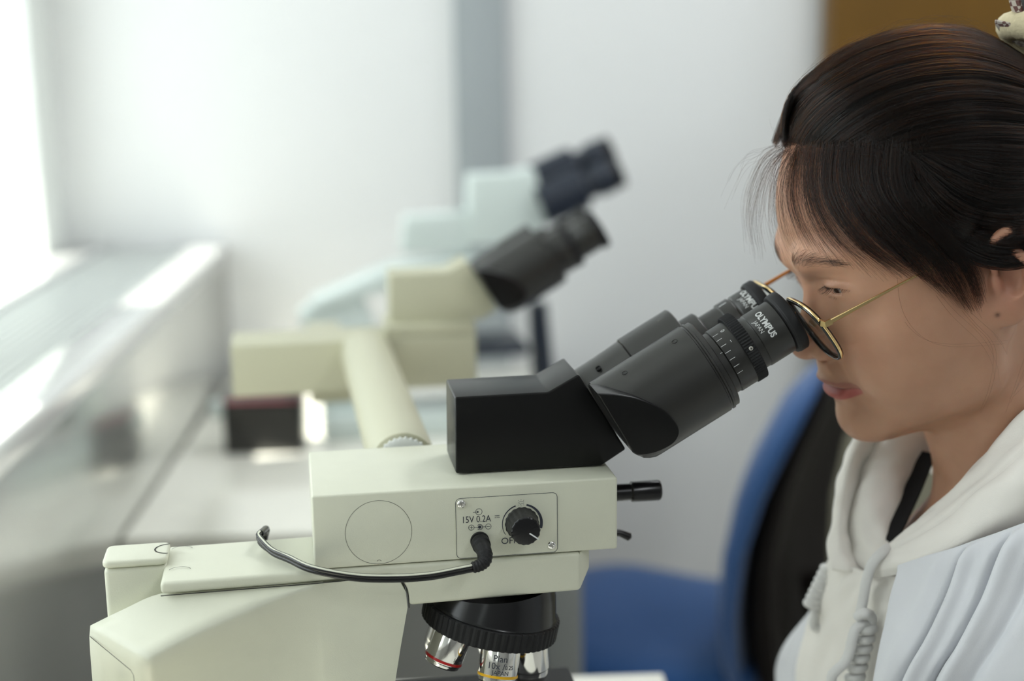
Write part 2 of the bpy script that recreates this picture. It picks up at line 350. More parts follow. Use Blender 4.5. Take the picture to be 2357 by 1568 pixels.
def binocular(parent, y_near, y_far, body, tubes, detail=True, xo=0.0, zo=0.0, fn0=None, hy=(0.0257, 0.0785), step_far=True, cup_d=0.0):
    """Binocular viewing head: wedge shaped body, two barrels, two eyepieces (parts of the parent)."""
    f = fn0 or T
    Tf = lambda x, y, z: f(x+xo, y, z+zo)
    def B(s, t, y): return Tf(OX+s*math.cos(TH)-t*math.sin(TH), y, OZ+s*math.sin(TH)+t*math.cos(TH))
    poly = [(0.0952, 0.0012), (0.0958, 0.0532), (0.1578, 0.0534), (0.1783, 0.0644), (0.2104, 0.0110), (0.1935, 0.0006)]
    hd = fin('viewing_head', prism(poly, hy[0], hy[1], Tf, 0.0014, 3), body, parent)
    ym = (hy[0]+hy[1])/2
    fin('dovetail', lathe([(0, 0.0245), (0.0025, 0.0245)], Tf(0.150, ym, -0.0004), (0, 0, 1)), M['black_matte'], hd)
    n = 64 if detail else 32
    for y, side in ((y_near, 0), (y_far, 1)):
        r = 0.0328; tc = -0.0120
        pr = [(0.0015, r-0.0015), (0.003, r), (0.006, r), (0.010, r), (0.014, r), (0.018, r), (0.022, r), (0.026, r), (0.030, r), (0.0735, r), (0.0740, r-0.0009), (0.0750, r-0.0009), (0.0755, r), (0.0768, r), (0.0772, r-0.0009), (0.0802, r-0.0009), (0.0808, r-0.0018), (0.0808, 0.0240)]
        if side and step_far:
            pr = [(0.0015, r-0.0020), (0.006, r-0.002), (0.010, r-0.002), (0.014, r-0.0018), (0.018, r-0.0018), (0.022, r-0.0016), (0.026, r-0.0015), (0.0375, r-0.0010), (0.0380, r-0.0015), (0.0385, r), (0.0780, r), (0.0788, r-0.0008), (0.0788, 0.024)]
        bmt = lathe(pr, B(0, tc, y), UA, TA, n); o0 = V(B(0, 0, y))
        for v_ in bmt.verts:                             # the lower inner end of the barrel is rounded off
            s_, t_ = (v_.co-o0).dot(UA), (v_.co-o0).dot(TA); lo_ = float(np.interp(s_, [0, .0016, .0057, .0110, .0167, .026], [-.0200, -.0255, -.0335, -.0392, -.0425, -.0452]))
            if t_ < lo_: v_.co += TA*(lo_-t_)
        bt = fin('eyepiece_tube', bmt, tubes, parent)
        if detail:                                       # set screws along the top of the barrel
            for s, ph in (((0.0250, 20), (0.0637, 20)) if side == 0 else ((0.0150, 28),)):
                ph = math.radians(ph); nn = TA*math.cos(ph) - V((0, 1, 0))*math.sin(ph)
                c = V(B(s, tc+r*math.cos(ph), y-r*math.sin(ph)))
                bs = lathe([(-0.002, 0.0020), (0.00015, 0.0020), (0.00018, 0.0016), (-0.0006, 0.0014)], c, nn, UA, 20)
                lathe([(-0.001, 0.0007), (-0.0002, 0.0006)], c, nn, UA, 6, bm=bs)
                fin('set_screw', bs, M['black_gloss'], bt)
        te = -0.0150
        if side == 0 or not step_far:
            ep = [(0.0785, 0.0225), (0.0865, 0.0225), (0.0867, 0.0232), (0.0990, 0.0232), (0.1060, 0.0226), (0.1070, 0.0189), (0.1122, 0.0187), (0.1127, 0.0193), (0.1318, 0.0193), (0.1320, 0.0186), (0.1330, 0.0186)]
        else:
            ep = [(0.0785, 0.0238), (0.0925, 0.0238), (0.0935, 0.0225), (0.0937, 0.0187), (0.1090, 0.0187), (0.1092, 0.0198), (0.1185, 0.0198), (0.1190, 0.0187), (0.1205, 0.0187), (0.1208, 0.0193), (0.1318, 0.0193), (0.1320, 0.0186), (0.1330, 0.0186)]
        eo = fin('eyepiece', lathe(soft(ep, 0.0003), B(0, te, y), UA, TA, n), tubes, parent)
        cup = [(0.1326, 0.0205), (0.1328, 0.0212), (0.1340, 0.0214), (0.1345, 0.0218), (0.1400-cup_d, 0.0218), (0.1410-cup_d, 0.0208), (0.1412-cup_d, 0.0180), (0.1395-cup_d, 0.0160), (0.1360, 0.0150)]
        fin('eyecup', lathe(soft(cup, 0.0003), B(0, te, y), UA, TA, n), M['black_matte'], eo)
        fin('eye_lens', lathe([(0.1345, 0.0150), (0.1370, 0.0140), (0.1380, 0.009), (0.1383, 0.001)], B(0, te, y), UA, TA, 32), M['black_gloss'], eo)
        if side == 0 or not step_far:
            N = 150 if detail else 50
            kn = lathe([(0.0988, 0.0228), (0.0990, 0.0246), (0.0994, 0.0251), (0.1062, 0.0251), (0.1068, 0.0247), (0.1070, 0.0226)], B(0, te+0.0012, y), UA, TA, N, rad=knurl(N, 0.0006))
            fin('diopter_ring', kn, M['black_matte'], eo, ang=None, smooth=False)
        if detail:
            g = cyl_fn(0.0, te, 0.01935, y, B)
            P = Print()
            P.text('OLYMPUS', 0.0062, g, TXC[side][0], TXC[side][1], 0.0002, 1.0, 0.80)
            P.text('JAPAN', 0.0043, g, TXC[side][2], TXC[side][3], 0.0, 1.0, 0.82)
            P.obj('lettering', M['silver_ink'], eo)
            if side == 0:
                q = cyl_fn(0.0, te, 0.02325, y, B); P = Print()
                def q2(a, b): return q(a, 0.0925+b)
                for i in range(7):
                    a = 0.0088+i*0.0053
                    P.line([(a, -0.0052), (a, -0.0010)], 0.00035, q2)
                P.text('0', 0.0042, q2, 0.0088, 0.0024); P.line([(0.0186, 0.0026), (0.0204, 0.0026)], 0.0003, q2)
                P.line([(0.0222, -0.0078), (0.0222, -0.0052)], 0.00035, cyl_fn(0.0925, te, 0.02262, y, B))
                P.obj('scale_marks', M['white_ink'], eo)
                ph = math.radians(78); nn = TA*math.cos(ph) - V((0, 1, 0))*math.sin(ph)
                c = V(B(0.1030, te+0.0012+0.0247*math.cos(ph), y-0.0247*math.sin(ph)))
                sm = lathe([(-0.001, 0.0014), (0.0004, 0.0014), (0.0007, 0.0009), (0.0002, 0.0007), (0.0001, 0.0002)], c, nn, UA, 16)
                fin('lock_screw', sm, M['steel'], eo)
            else:
                q = cyl_fn(0.0, te, 0.01985, y, B); P = Print()
                P.line([(0.004, 0.1100), (0.004, 0.1160)], 0.0006, q); P.obj('index_mark', M['white_ink'], eo)
    # flat prism plates closing the inner ends of the barrels
    egg = catmull([(0.0012, 0.0246), (0.0116, 0.0172), (0.0221, 0.0069), (0.0310, -0.0064), (0.0347, -0.0185), (0.0343, -0.0258), (0.0310, -0.0299), (0.0249, -0.0318), (0.0140, -0.0305), (0.0040, -0.0262), (0.0012, -0.0222)], 5)
    for y, sg in ((y_near-0.0355, 1), (y_far+0.0355, -1)):
        eg = egg if sg > 0 else [(s, min(t, 0.008)-0.002) for s, t in egg[:-1]]
        bt = [B(s, t, y) for s, t in eg]; tp = [B(s*0.97, t*0.97, y+sg*0.030) for s, t in eg]
        fin('prism_plate', solid(bt, tp, 0.0010, 3, amin=40), M['black_head'], parent)
    return hd
TXC = ((0.0166, 0.1212, 0.0165, 0.1160), (0.0127, 0.1297, 0.0127, 0.1252))

mic = empty('microscope', (P0.x, P0.y, ZB), A0, 'cream laboratory microscope with black binocular head the person looks into', 'microscope')
# viewing box with its control plate
vb = fin('viewing_box', box(0, 0.1985, 0, 0.104, -0.0492, 0.0, 0.0016, 3, fn=T), M['cream'], mic)
FR = lambda x, z, d=0.00012: T(x, -d, z)
P = Print(); P.arc((0.0417, -0.0268), 0.0213, 0, 360, 0.00022, lambda a, b: FR(a, b), 96); P.line([(0.0400, -0.0462), (0.0408, -0.0455), (0.0420, -0.0455), (0.0428, -0.0462)], 0.0003, lambda a, b: FR(a, b)); P.obj('cover_seam', M['seam'], vb)
def rrect(x0, x1, z0, z1, r, n=6):
    out = []
    for cx, cz, a0 in ((x1-r, z1-r, 0), (x0+r, z1-r, 90), (x0+r, z0+r, 180), (x1-r, z0+r, 270)):
        for i in range(n+1):
            a = math.radians(a0+90*i/n); out.append((cx+r*math.cos(a), cz+r*math.sin(a)))
    return out
cp = fin('control_plate', prism(rrect(0.0915, 0.1582, -0.0482, -0.0072, 0.0032), -0.0006, 0.0005, T, 0.00015, 1), M['cream'], mic)
PF = lambda a, b: T(a, -0.00075, b)
P = Print(); P.line(rrect(0.0916, 0.1581, -0.0481, -0.0073, 0.0032), 0.00034, PF, True)
P.text('15V 0.2A', 0.0064, PF, 0.1048, -0.0222, 0, 1.0, 0.80)
P.line([(0.1169, -0.0206), (0.1200, -0.0206)], 0.00035, PF)
for i in range(3): P.line([(0.1169+0.0012*i, -0.0218), (0.1176+0.0012*i, -0.0218)], 0.00035, PF)
P.arc((0.1066, -0.0171), 0.0021, 0, 360, 0.0003, PF); P.line([(0.1028, -0.0172), (0.1060, -0.0172)], 0.0003, PF); P.add([(0.1054, -0.0164), (0.1068, -0.0172), (0.1054, -0.0180)], [(0, 1, 2)], PF)
P.arc((0.1015, -0.0275), 0.0018, 0, 360, 0.0003, PF); P.arc((0.1126, -0.0275), 0.0018, 0, 360, 0.0003, PF)
P.arc((0.1070, -0.0275), 0.0018, -140, 140, 0.0004, PF); P.disc((0.1070, -0.0275), 0.0011, PF)
P.line([(0.1033, -0.0275), (0.1070, -0.0275)], 0.0003, PF); P.line([(0.1088, -0.0275), (0.1108, -0.0275)], 0.0003, PF)
P.line([(0.1004, -0.0275), (0.1026, -0.0275)], 0.0003, PF); P.line([(0.1015, -0.0264), (0.1015, -0.0286)], 0.0003, PF); P.line([(0.1115, -0.0275), (0.1137, -0.0275)], 0.0003, PF)
KC = (0.1347, -0.0270)
P.arc(KC, 0.0129, 108, 212, 0.0009, PF, 24, 0.0003); P.arc(KC, 0.0129, 76, -18, 0.0012, PF, 24, 0.0020)
P.text('OFF', 0.0062, PF, 0.1262, -0.0383)
ax, az = 0.1343, -0.0128
P.line([(ax-0.0018, az), (ax, az+0.0013), (ax, az+0.0006), (ax+0.0018, az+0.0006), (ax+0.0018, az-0.0006), (ax, az-0.0006), (ax, az-0.0013)], 0.00022, PF, True)
for k in range(8):
    if k in (0, 4): continue
    c, s = math.cos(PI/4*k), math.sin(PI/4*k); P.line([(ax+0.0020*c, az+0.0018*s), (ax+0.0027*c, az+0.0025*s)], 0.0002, PF)
P.obj('printed_marking', M['ink'], cp)
for x, z in ((0.0953, -0.0110), (0.1542, -0.0432)):
    s = lathe(soft([(0, 0.0030), (0.0006, 0.0030), (0.0014, 0.0024), (0.0017, 0.0016), (0.0018, 0.0001)], 0.0002), T(x, -0.0006, z), (0, -1, 0), seg=28)
    so = fin('screw', s, M['chrome'], cp)
    c = box(x-0.0014, x+0.0014, -0.0030, -0.0022, z-0.0003, z+0.0003, fn=T); box(x-0.0003, x+0.0003, -0.0030, -0.0022, z-0.0014, z+0.0014, bm=c, fn=T)
    pass
    fin('cross_slot', c, M['steel'], so); 
# dial
kn = lathe(soft([(0.0, 0.0113), (0.0007, 0.0113), (0.0010, 0.0107), (0.0085, 0.0102), (0.0090, 0.0099), (0.0150, 0.0097), (0.0156, 0.0092), (0.0157, 0.0001)], 0.0004), T(KC[0], -0.0007, KC[1]), (0, -1, 0), seg=96,
           rad=lambda k, r: r*(1-0.018*(1+math.cos(k*2*PI/96*18))) if r > 0.004 else r)
dial = fin('dial_knob', kn, M['knob'], mic, ang=50)
fin('knob_cap', lathe(soft([(0.0150, 0.0096), (0.0156, 0.0094), (0.0160, 0.0086), (0.0161, 0.0001)], 0.0003), T(KC[0], -0.0007, KC[1]), (0, -1, 0), seg=96, rad=lambda k, r: r*(1-0.018*(1+math.cos(k*2*PI/96*18))) if r > 0.004 else r), M['black_gloss'], dial)
P = Print(); P.line([(KC[0]+0.0022, KC[1]-0.0012), (KC[0]+0.0084, KC[1]-0.0058)], 0.0009, lambda a, b: T(a, -0.0171, b)); P.obj('pointer_line', M['white_ink'], dial)
# socket
fin('power_socket', lathe([(0, 0.0062), (0.002, 0.0062), (0.0022, 0.0056)], T(0.1068, -0.0005, -0.0368), (0, -1, 0), seg=36), M['black_matte'], mic)
# sliding rod and lever on the right end
rod = fin('slider_rod', lathe(soft([(-0.005, 0.0060), (0.0205, 0.0060), (0.0207, 0.0072), (0.0405, 0.0072), (0.0418, 0.0062), (0.0419, 0.0001)], 0.0005), T(0.1995, 0.052, -0.0275), (1, 0, 0), seg=40), M['black_gloss'], mic)
fin('lever', tube([T(0.196, 0.052, -0.0550), T(0.212, 0.052, -0.0570), T(0.2190, 0.052, -0.0605), T(0.2200, 0.052, -0.0612)], [0.0026, 0.0026, 0.0030, 0.0015], 12), M['black_gloss'], mic)
# arm plate under the box
pl = [(-0.0965, -0.0505), (-0.0965, -0.0585), (0.000, -0.0575), (0.046, -0.0563), (0.0535, -0.0583), (0.0580, -0.0640), (0.0594, -0.0700), (0.0598, -0.0782), (0.1738, -0.0765), (0.1738, -0.0500), (0.0, -0.0497)]
bm = prism(pl, -0.0004, 0.0675, T, 0.0026, 4)
arm = fin('arm_plate', bm, M['cream'], mic)
P = Print(); P.line(catmull([(-0.0965, -0.0588), (-0.05, -0.0583), (0.000, -0.0578), (0.030, -0.0570), (0.046, -0.0567), (0.0535, -0.0588), (0.0580, -0.0645), (0.0593, -0.0702), (0.0596, -0.0790)], 6), 0.0007, lambda a, b: T(a, -0.0014, b)); P.obj('arm_seam', M['seam'], arm)
nose_pts0 = [T(0.1730, 0.000, -0.0500), T(0.1820, 0.012, -0.0500), T(0.1820, 0.056, -0.0500), T(0.1730, 0.0672, -0.0500)]
nose_pts1 = [T(0.1730, 0.000, -0.0762), T(0.1820, 0.012, -0.0655), T(0.1820, 0.056, -0.0655), T(0.1730, 0.0672, -0.0762)]
fin('arm_nose', solid(nose_pts0, nose_pts1, 0.0012, 2), M['cream'], arm)
AT = lambda a, b: T(a, b, -0.0495)
for c in ((-0.0855, 0.0165), (-0.0868, 0.0560)):
    P = Print(); P.arc(c, 0.0072, 20, 160, 0.00045, AT, 20); P.obj('cap_seam', M['seam'], arm)
# stand: flared column under the plate
g0 = 0.0008
col_top = [T(-0.0950, 0.003, -0.0592), T(0.000, 0.0, -0.0582), T(0.0460, 0.0, -0.0571), T(0.0532, 0.0, -0.0590), T(0.0572, 0.0, -0.0644), T(0.0586, 0.0, -0.0702), T(0.0588, 0.0, -0.0790)]
def column():
    """Side shell of the stand: shoulder slope, near face, rear face, back."""
    bm = bmesh.new()
    def v(p): return bm.verts.new(p)
    # outline seen from the near side, shoulder ridge from rear to front
    ridge = [(-0.1035, -0.0300, -0.0868), (-0.078, -0.0240, -0.0770), (-0.050, -0.0160, -0.0692), (-0.026, -0.0085, -0.0634), (-0.008, -0.0035, -0.0599), (0.006, -0.0008, -0.0581)]
    back = [(-0.1440, 0.0200, -0.0838), (-0.1210, 0.0120, -0.0710), (-0.0965, 0.0060, -0.0600), (-0.060, 0.004, -0.0590), (-0.025, 0.003, -0.0586), (0.004, 0.0030, -0.0580)]
    R = catmull(ridge, 4); B = catmull(back, 4)
    return bm, R, B
bm, R, Bk = column()
m = len(R); lanes = 5
rows = []
for j in range(lanes+1):                        # shoulder from back to ridge
    w = j/lanes
    rows.append([np.array(Bk[i])*(1-w)+np.array(R[i])*w for i in range(m)])
# the near face below the ridge, going down to the bench
downs = [0.003, 0.008, 0.02, 0.05, 0.10, 0.16, 0.215]
for d in downs:
    row = []
    for i in range(m):
        p = np.array(R[i]); row.append(np.array((p[0]-0.0015*min(1, d/0.01), p[1]-0.0022*min(1, d/0.01)*(1-i/(m-1)), max(p[2]-d, -0.3323+0.028))))
        row[-1][1] += min(0.048, 0.75*max(0, d-0.004))*(1-i/(m-1))
    rows.append(row)
vr = [[bm.verts.new(T(*p)) for p in r] for r in rows]
for a in range(len(vr)-1):
    for i in range(m-1): bm.faces.new((vr[a][i], vr[a][i+1], vr[a+1][i+1], vr[a+1][i]))
# near face between the ridge end and the front edge of the column
front = [(0.0460, -0.0571), (0.0532, -0.0590), (0.0572, -0.0644), (0.0586, -0.0702), (0.0588, -0.0790)]
endc = [r[-1] for r in rows[lanes:]]
fv = []
for k, p in enumerate(endc):
    f = k/(len(endc)-1); z = p[2]
    fv.append(z)
cols = [[vr[lanes+k][-1] for k in range(len(endc))]]
for xx in (0.020, 0.034, 0.0440):
    c = []
    for k, p in enumerate(endc):
        c.append(bm.verts.new(T(xx, -0.0006, p[2]-(-0.0581)+(-0.0575) if k == 0 else p[2])))
    cols.append(c)
edge = []
for k, p in enumerate(endc):
    z = p[2]
    if k == 0: q = (0.0500, 0.0, -0.0578)
    elif k == 1: q = (0.0545, 0.0, -0.0615)
    elif k == 2: q = (0.0580, 0.0, -0.0690)
    elif k == 3: q = (0.0587, 0.0, -0.0795)
    else: q = (0.0588-(-0.0795-z)*0.20 if z < -0.0795 else 0.0588, 0.0, z)
    edge.append(bm.verts.new(T(*q)))
cols.append(edge)
for a in range(len(cols)-1):
    for k in range(len(endc)-1): bm.faces.new((cols[a][k], cols[a+1][k], cols[a+1][k+1], cols[a][k+1]))
topf = [bm.verts.new((v_.co.x, 0.0665, v_.co.z-0.045)) for v_ in vr[0]]
for i in range(m-1): bm.faces.new((vr[0][i], topf[i], topf[i+1], vr[0][i+1]))
# front face of the column going back, and the rear face
inner = [bm.verts.new((v_.co.x, 0.067, v_.co.z)) for v_ in edge]
for k in range(len(endc)-1): bm.faces.new((edge[k], inner[k], inner[k+1], edge[k+1]))
rear_n = [vr[lanes+k][0] for k in range(len(endc))]
rear_f = [vr[0][0]]
for k in range(1, len(endc)):
    rear_f.append(bm.verts.new(T(-0.1440-0.0015*min(1, downs[k-1]/0.01), 0.0200-0.0, max(-0.0838-downs[k-1], -0.3323+0.028))))
for k in range(len(endc)-1):
    if k == 0:
        mids = [vr[j][0] for j in range(lanes+1)]
        row1 = [rear_f[1]]+[bm.verts.new(tuple(V(rear_f[1].co)*(1-j/lanes)+V(rear_n[1].co)*(j/lanes))) for j in range(1, lanes)]+[rear_n[1]]
        for j in range(lanes): bm.faces.new((mids[j], mids[j+1], row1[j+1], row1[j]))
        prev = row1
    else:
        row1 = [rear_f[k+1]]+[bm.verts.new(tuple(V(rear_f[k+1].co)*(1-j/lanes)+V(rear_n[k+1].co)*(j/lanes))) for j in range(1, lanes)]+[rear_n[k+1]]
        for j in range(lanes): bm.faces.new((prev[j], prev[j+1], row1[j+1], row1[j]))
        prev = row1
# far side wall
far = [bm.verts.new((v_.co.x, 0.067, max(v_.co.z-(0.045 if q_ == 0 else 0.04), 0.028))) for q_, v_ in enumerate(rear_f)]
for k in range(len(endc)-1): bm.faces.new((rear_f[k], rear_f[k+1], far[k+1], far[k]))
for k in range(len(endc)-1): bm.faces.new((far[k], far[k+1], inner[k+1], inner[k]))
bmesh.ops.remove_doubles(bm, verts=bm.verts, dist=0.0002)
stand = fin('stand_column', bm, M['cream'], mic, ang=75)
# rear panel inset seam and screw hole on the rear face
na = V((-0.1440, 0.0200, 0)); nb = V((-0.1055, -0.0322, 0)); dl = (nb-na).length; du = (nb-na)/dl; nrm = V((du.y, -du.x, 0))
if nrm.x > 0: nrm = -nrm
def RF(a, b, d=0.0003): q = na+du*a+nrm*d; return T(q.x-0.0015, q.y, b)
P = Print(); P.line([(0.002, -0.0905), (dl-0.014, -0.0985), (dl-0.011, -0.101), (dl-0.0105, -0.130), (dl-0.0105, -0.20)], 0.0006, lambda a, b: RF(a, b)); P.obj('panel_seam', M['seam'], stand)
hc_ = V(RF(dl*0.48, -0.1205, 0.0)); 
fin('screw_hole', lathe([(0.0008, 0.0052), (0.0008, 0.0046), (-0.0003, 0.0040), (0.0004, 0.0030), (0.0006, 0.0001)], hc_, nrm, seg=28), M['cream'], stand)
# base foot
bf = [T(-0.15, -0.040, -0.3323), T(0.20, -0.045, -0.3323), T(0.215, -0.03, -0.3323), T(0.215, 0.105, -0.3323), T(0.20, 0.12, -0.3323), T(-0.15, 0.115, -0.3323)]
fin('base_foot', solid(bf, [(p[0], p[1], p[2]+0.042) for p in bf], 0.006, 4), M['cream'], mic)
# lamp housing behind
fin('lamp_housing', box(-0.1345, -0.094, 0.0285, 0.0585, -0.145, -0.0495, 0.0035, 4, fn=T), M['cream'], mic)
fin('lamp_housing_lid', prism(rrect(-0.1352, -0.094, 0.0275, 0.0595, 0.005), -0.0492, -0.0442, lambda x, y, z: T(x, z, y), 0.0018, 3), M['cream'], mic)
P = Print(); P.arc((-0.094, 0.0450), 0.009, 90, 270, 0.0010, lambda a, b: T(a, b, -0.0440), 20); P.obj('vent_ring', M['seam'], mic)
# stage, condenser
st = fin('stage', box(0.028, 0.185, -0.028, 0.104, -0.190, -0.178, 0.002, 3, fn=T), M['black_matte'], mic)
fin('stage_block', box(0.035, 0.150, 0.0, 0.08, -0.225, -0.190, 0.004, 3, fn=T), M['black_matte'], mic)
fin('stage_bracket', box(0.02, 0.06, 0.005, 0.062, -0.26, -0.201, 0.004, 3, fn=T), M['cream'], mic)
for yy, rr in ((-0.052, 0.019), (0.119, 0.019)):
    fin('focus_knob', lathe(soft([(0, rr), (0.018, rr), (0.020, rr-0.003), (0.034, rr-0.006), (0.035, 0.001)], 0.001), T(-0.02, yy if yy > 0 else -0.040+0.0, -0.262), (0, 1 if yy > 0 else -1, 0), seg=60, rad=knurl(60, 0.0008)), M['black_matte'], mic)
fin('lamp_collector', lathe(soft([(0, 0.026), (0.02, 0.026), (0.03, 0.02), (0.031, 0.001)], 0.001), T(0.140, 0.034, -0.292), (0, 0, 1), seg=40), M['black_matte'], mic)
# nosepiece
na_ = V((-0.218, 0, -0.976)).normalized(); e1 = V((0.976, 0, -0.218)); e2 = V((0, -1, 0))
nc = V(T(0.1178, 0.034, -0.1035))
nb_ = lathe(soft([(-0.040, 0.034), (-0.024, 0.0405), (-0.008, 0.0440), (-0.0065, 0.0450), (-0.0062, 0.0440)], 0.0006), nc, na_, e1, 72, cap=(True, True))
# cut the top of the cone flush with the underside of the arm plate
geom = bmesh.ops.bisect_plane(nb_, geom=nb_.verts[:]+nb_.edges[:]+nb_.faces[:], plane_co=V(T(0, 0, -0.0790)), plane_no=(0, 0, 1), clear_outer=True)
npz = fin('nosepiece', nb_, M['black_gloss'], mic)
rg = lathe([(-0.0070, 0.0440), (-0.0066, 0.0462), (-0.0058, 0.0470), (0.0060, 0.0470), (0.0068, 0.0462), (0.0075, 0.043), (0.0078, 0.001)], nc, na_, e1, 180, rad=lambda k, r: r if (k % 3) else r-0.0008 if r > 0.01 else r)
fin('knurled_ring', rg, M['black_matte'], npz, ang=None, smooth=False)
def objective(th, prof, band, txt, name='objective'):
    th = math.radians(th); rad = e1*math.cos(th)+e2*math.sin(th); a = math.radians(13)
    d = (na_*math.cos(a)+rad*math.sin(a)).normalized(); c = nc+na_*0.003+rad*0.0270
    o = fin(name, lathe(soft(prof, 0.0003), c, d, rad, 56), M['chrome'], mic)
    if band:
        s0, r0, mm = band; fin('colour_band', lathe([(s0, r0), (s0, r0+0.0003), (s0+0.0016, r0+0.0003), (s0+0.0016, r0)], c, d, rad, 56), mm, o)
    if txt:
        rr = prof[3][1]+0.0001; _, f1, f2 = frame(d, rad); toc = V((0, -1, 0.25)); ph0 = math.atan2(toc.dot(f2), toc.dot(f1)) + txt[0]
        def fn(x, y): ph = ph0 - x/rr; return c + d*(txt[1]-y) + f1*(rr*math.cos(ph)) + f2*(rr*math.sin(ph))
        P = Print()
        for t, sz, x, y in txt[2]: P.text(t, sz, fn, x, y)
        P.obj('lettering', M['ink'], o)
    return o
small = [(0.0, 0.010), (0.004, 0.010), (0.0042, 0.0122), (0.006, 0.0128), (0.0275, 0.0128), (0.0280, 0.0122), (0.0300, 0.0120), (0.0310, 0.0100), (0.0325, 0.004)]
long_ = [(0.0, 0.010), (0.004, 0.010), (0.0042, 0.0130), (0.006, 0.0133), (0.0290, 0.0133), (0.0295, 0.0128), (0.0330, 0.0126), (0.0420, 0.0085), (0.0440, 0.004)]
objective(152, small, (0.0252, 0.0128, M['red_band']), (-0.75, 0.0180, [('10', 0.0045, 0.0, 0), ('JAPAN', 0.003, 0, -0.004)]))
objective(80, long_, (0.0245, 0.0133, M['yellow_band']), (0.10, 0.0178, [('Plan', 0.0060, 0.000, 0.0046), ('10x /', 0.0060, -0.0025, -0.0004), ('0.25', 0.0038, 0.0068, -0.0008), ('JAPAN', 0.0040, 0.001, -0.0046)]))
objective(8, long_, None, (0.55, 0.018, [('65', 0.0035, 0, 0)]))
objective(-64, long_, (0.0245, 0.0133, M['yellow_band']), None)
objective(224, long_, None, None)
binocular(mic, 0.026, 0.076, M['black_head'], M['black'])

# power cord plugged into the control plate
pc = empty('power_cord', mw(0.1068, -0.018, -0.0368), A0, 'black twin power cord with white stripe plugged into the microscope control plate', 'cord')
def C_(x, y, z): return (x-0.1068, y+0.018, z+0.0368)
fin('plug', lathe(soft([(0, 0.0056), (0.0005, 0.0060), (0.006, 0.0060), (0.0065, 0.0052), (0.011, 0.0051)], 0.0003), C_(0.1068, -0.0036, -0.0368), (0.02, -1, -0.08), seg=36), M['black_matte'], pc)
path = catmull([C_(*p) for p in ((0.1070, -0.0135, -0.0375), (0.1076, -0.0190, -0.0392), (0.1066, -0.0235, -0.0420), (0.1035, -0.0255, -0.0440), (0.0985, -0.0262, -0.0452))], 8)
nn_ = len(path); rel = [0.0052-0.0018*i/(nn_-1)+(0.0004 if i % 3 == 0 and i > 8 else 0) for i in range(nn_)]
fin('strain_relief', tube(path, rel, 20), M['black_matte'], pc, ang=None, smooth=False)
cpts = [(0.1000, -0.0260, -0.0450), (0.0900, -0.0262, -0.0463), (0.072, -0.0250, -0.0490), (0.052, -0.0230, -0.0498), (0.030, -0.0200, -0.0490), (0.012, -0.0150, -0.0470), (-0.004, -0.0060, -0.0450), (-0.016, 0.010, -0.0440), (-0.026, 0.026, -0.0445), (-0.0325, 0.038, -0.0420), (-0.0355, 0.0450, -0.0400), (-0.0345, 0.0480, -0.0390)]
cpath = catmull([C_(*p) for p in cpts], 10)
for dz, dy, mm in ((0.0012, -0.0006, 'stripe'), (-0.0014, 0.0003, 'black')):
    q = [V(p)+V((0, dy, dz)) for p in cpath]
    fin('wire', tube(q, 0.0017, 12), M['black_gloss'], pc)
q = [V(p)+V((0, -0.0012, 0.0020)) for p in cpath]
fin('white_stripe', tube(q, 0.0009, 8), M['cream'], pc)
q = catmull([C_(*p) for p in ((-0.0345, 0.048, -0.0390), (-0.033, 0.056, -0.0405), (-0.031, 0.073, -0.045), (-0.034, 0.080, -0.058), (-0.04, 0.085, -0.085), (-0.05, 0.10, -0.20), (-0.05, 0.14, -0.325))], 8)
fin('wire', tube(q, 0.0024, 12), M['black_gloss'], pc)
q2 = catmull([C_(*p) for p in ((0.012, -0.0115, -0.0500), (-0.006, -0.0030, -0.0468), (-0.018, 0.016, -0.0462), (-0.030, 0.034, -0.0455), (-0.0352, 0.045, -0.0440), (-0.0335, 0.054, -0.0450))], 8)
fin('wire', tube(q2, 0.0014, 10), M['black_gloss'], pc)

# second viewing unit behind, joined by the bridge tube
m2 = empty('viewing_unit', mw(0.05, 0.65, ZB-P0.z), A0, 'blurred cream second viewing unit on a bridge tube behind the near microscope', 'microscope')
def T2(x, y, z): return (x-0.05, y-0.65, z+ZO)
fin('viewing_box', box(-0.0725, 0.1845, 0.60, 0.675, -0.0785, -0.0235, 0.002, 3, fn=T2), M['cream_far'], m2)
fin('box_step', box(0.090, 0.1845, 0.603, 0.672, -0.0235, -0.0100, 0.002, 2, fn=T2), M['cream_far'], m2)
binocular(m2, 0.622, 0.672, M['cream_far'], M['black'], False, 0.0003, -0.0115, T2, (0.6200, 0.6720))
t0_, t1_ = V(T2(0.0672, 0.1095, -0.0160)), V(T2(0.0672, 0.602, -0.0385)); tax = (t1_-t0_).normalized()
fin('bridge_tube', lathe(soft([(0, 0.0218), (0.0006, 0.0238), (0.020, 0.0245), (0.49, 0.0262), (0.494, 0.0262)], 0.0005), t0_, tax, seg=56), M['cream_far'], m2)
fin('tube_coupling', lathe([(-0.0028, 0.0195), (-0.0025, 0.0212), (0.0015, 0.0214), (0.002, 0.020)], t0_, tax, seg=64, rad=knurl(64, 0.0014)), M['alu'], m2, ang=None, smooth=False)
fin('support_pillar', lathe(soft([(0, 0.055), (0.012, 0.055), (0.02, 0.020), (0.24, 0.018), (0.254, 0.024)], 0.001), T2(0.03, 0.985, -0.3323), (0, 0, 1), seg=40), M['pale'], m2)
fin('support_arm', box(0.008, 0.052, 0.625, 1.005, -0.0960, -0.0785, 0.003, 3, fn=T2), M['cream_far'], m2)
fin('nose_cover', lathe(soft([(0, 0.022), (0.05, 0.034), (0.078, 0.036)], 0.001), T2(0.120, 0.638, -0.1570), (0, 0, 1), seg=40), M['black'], m2)
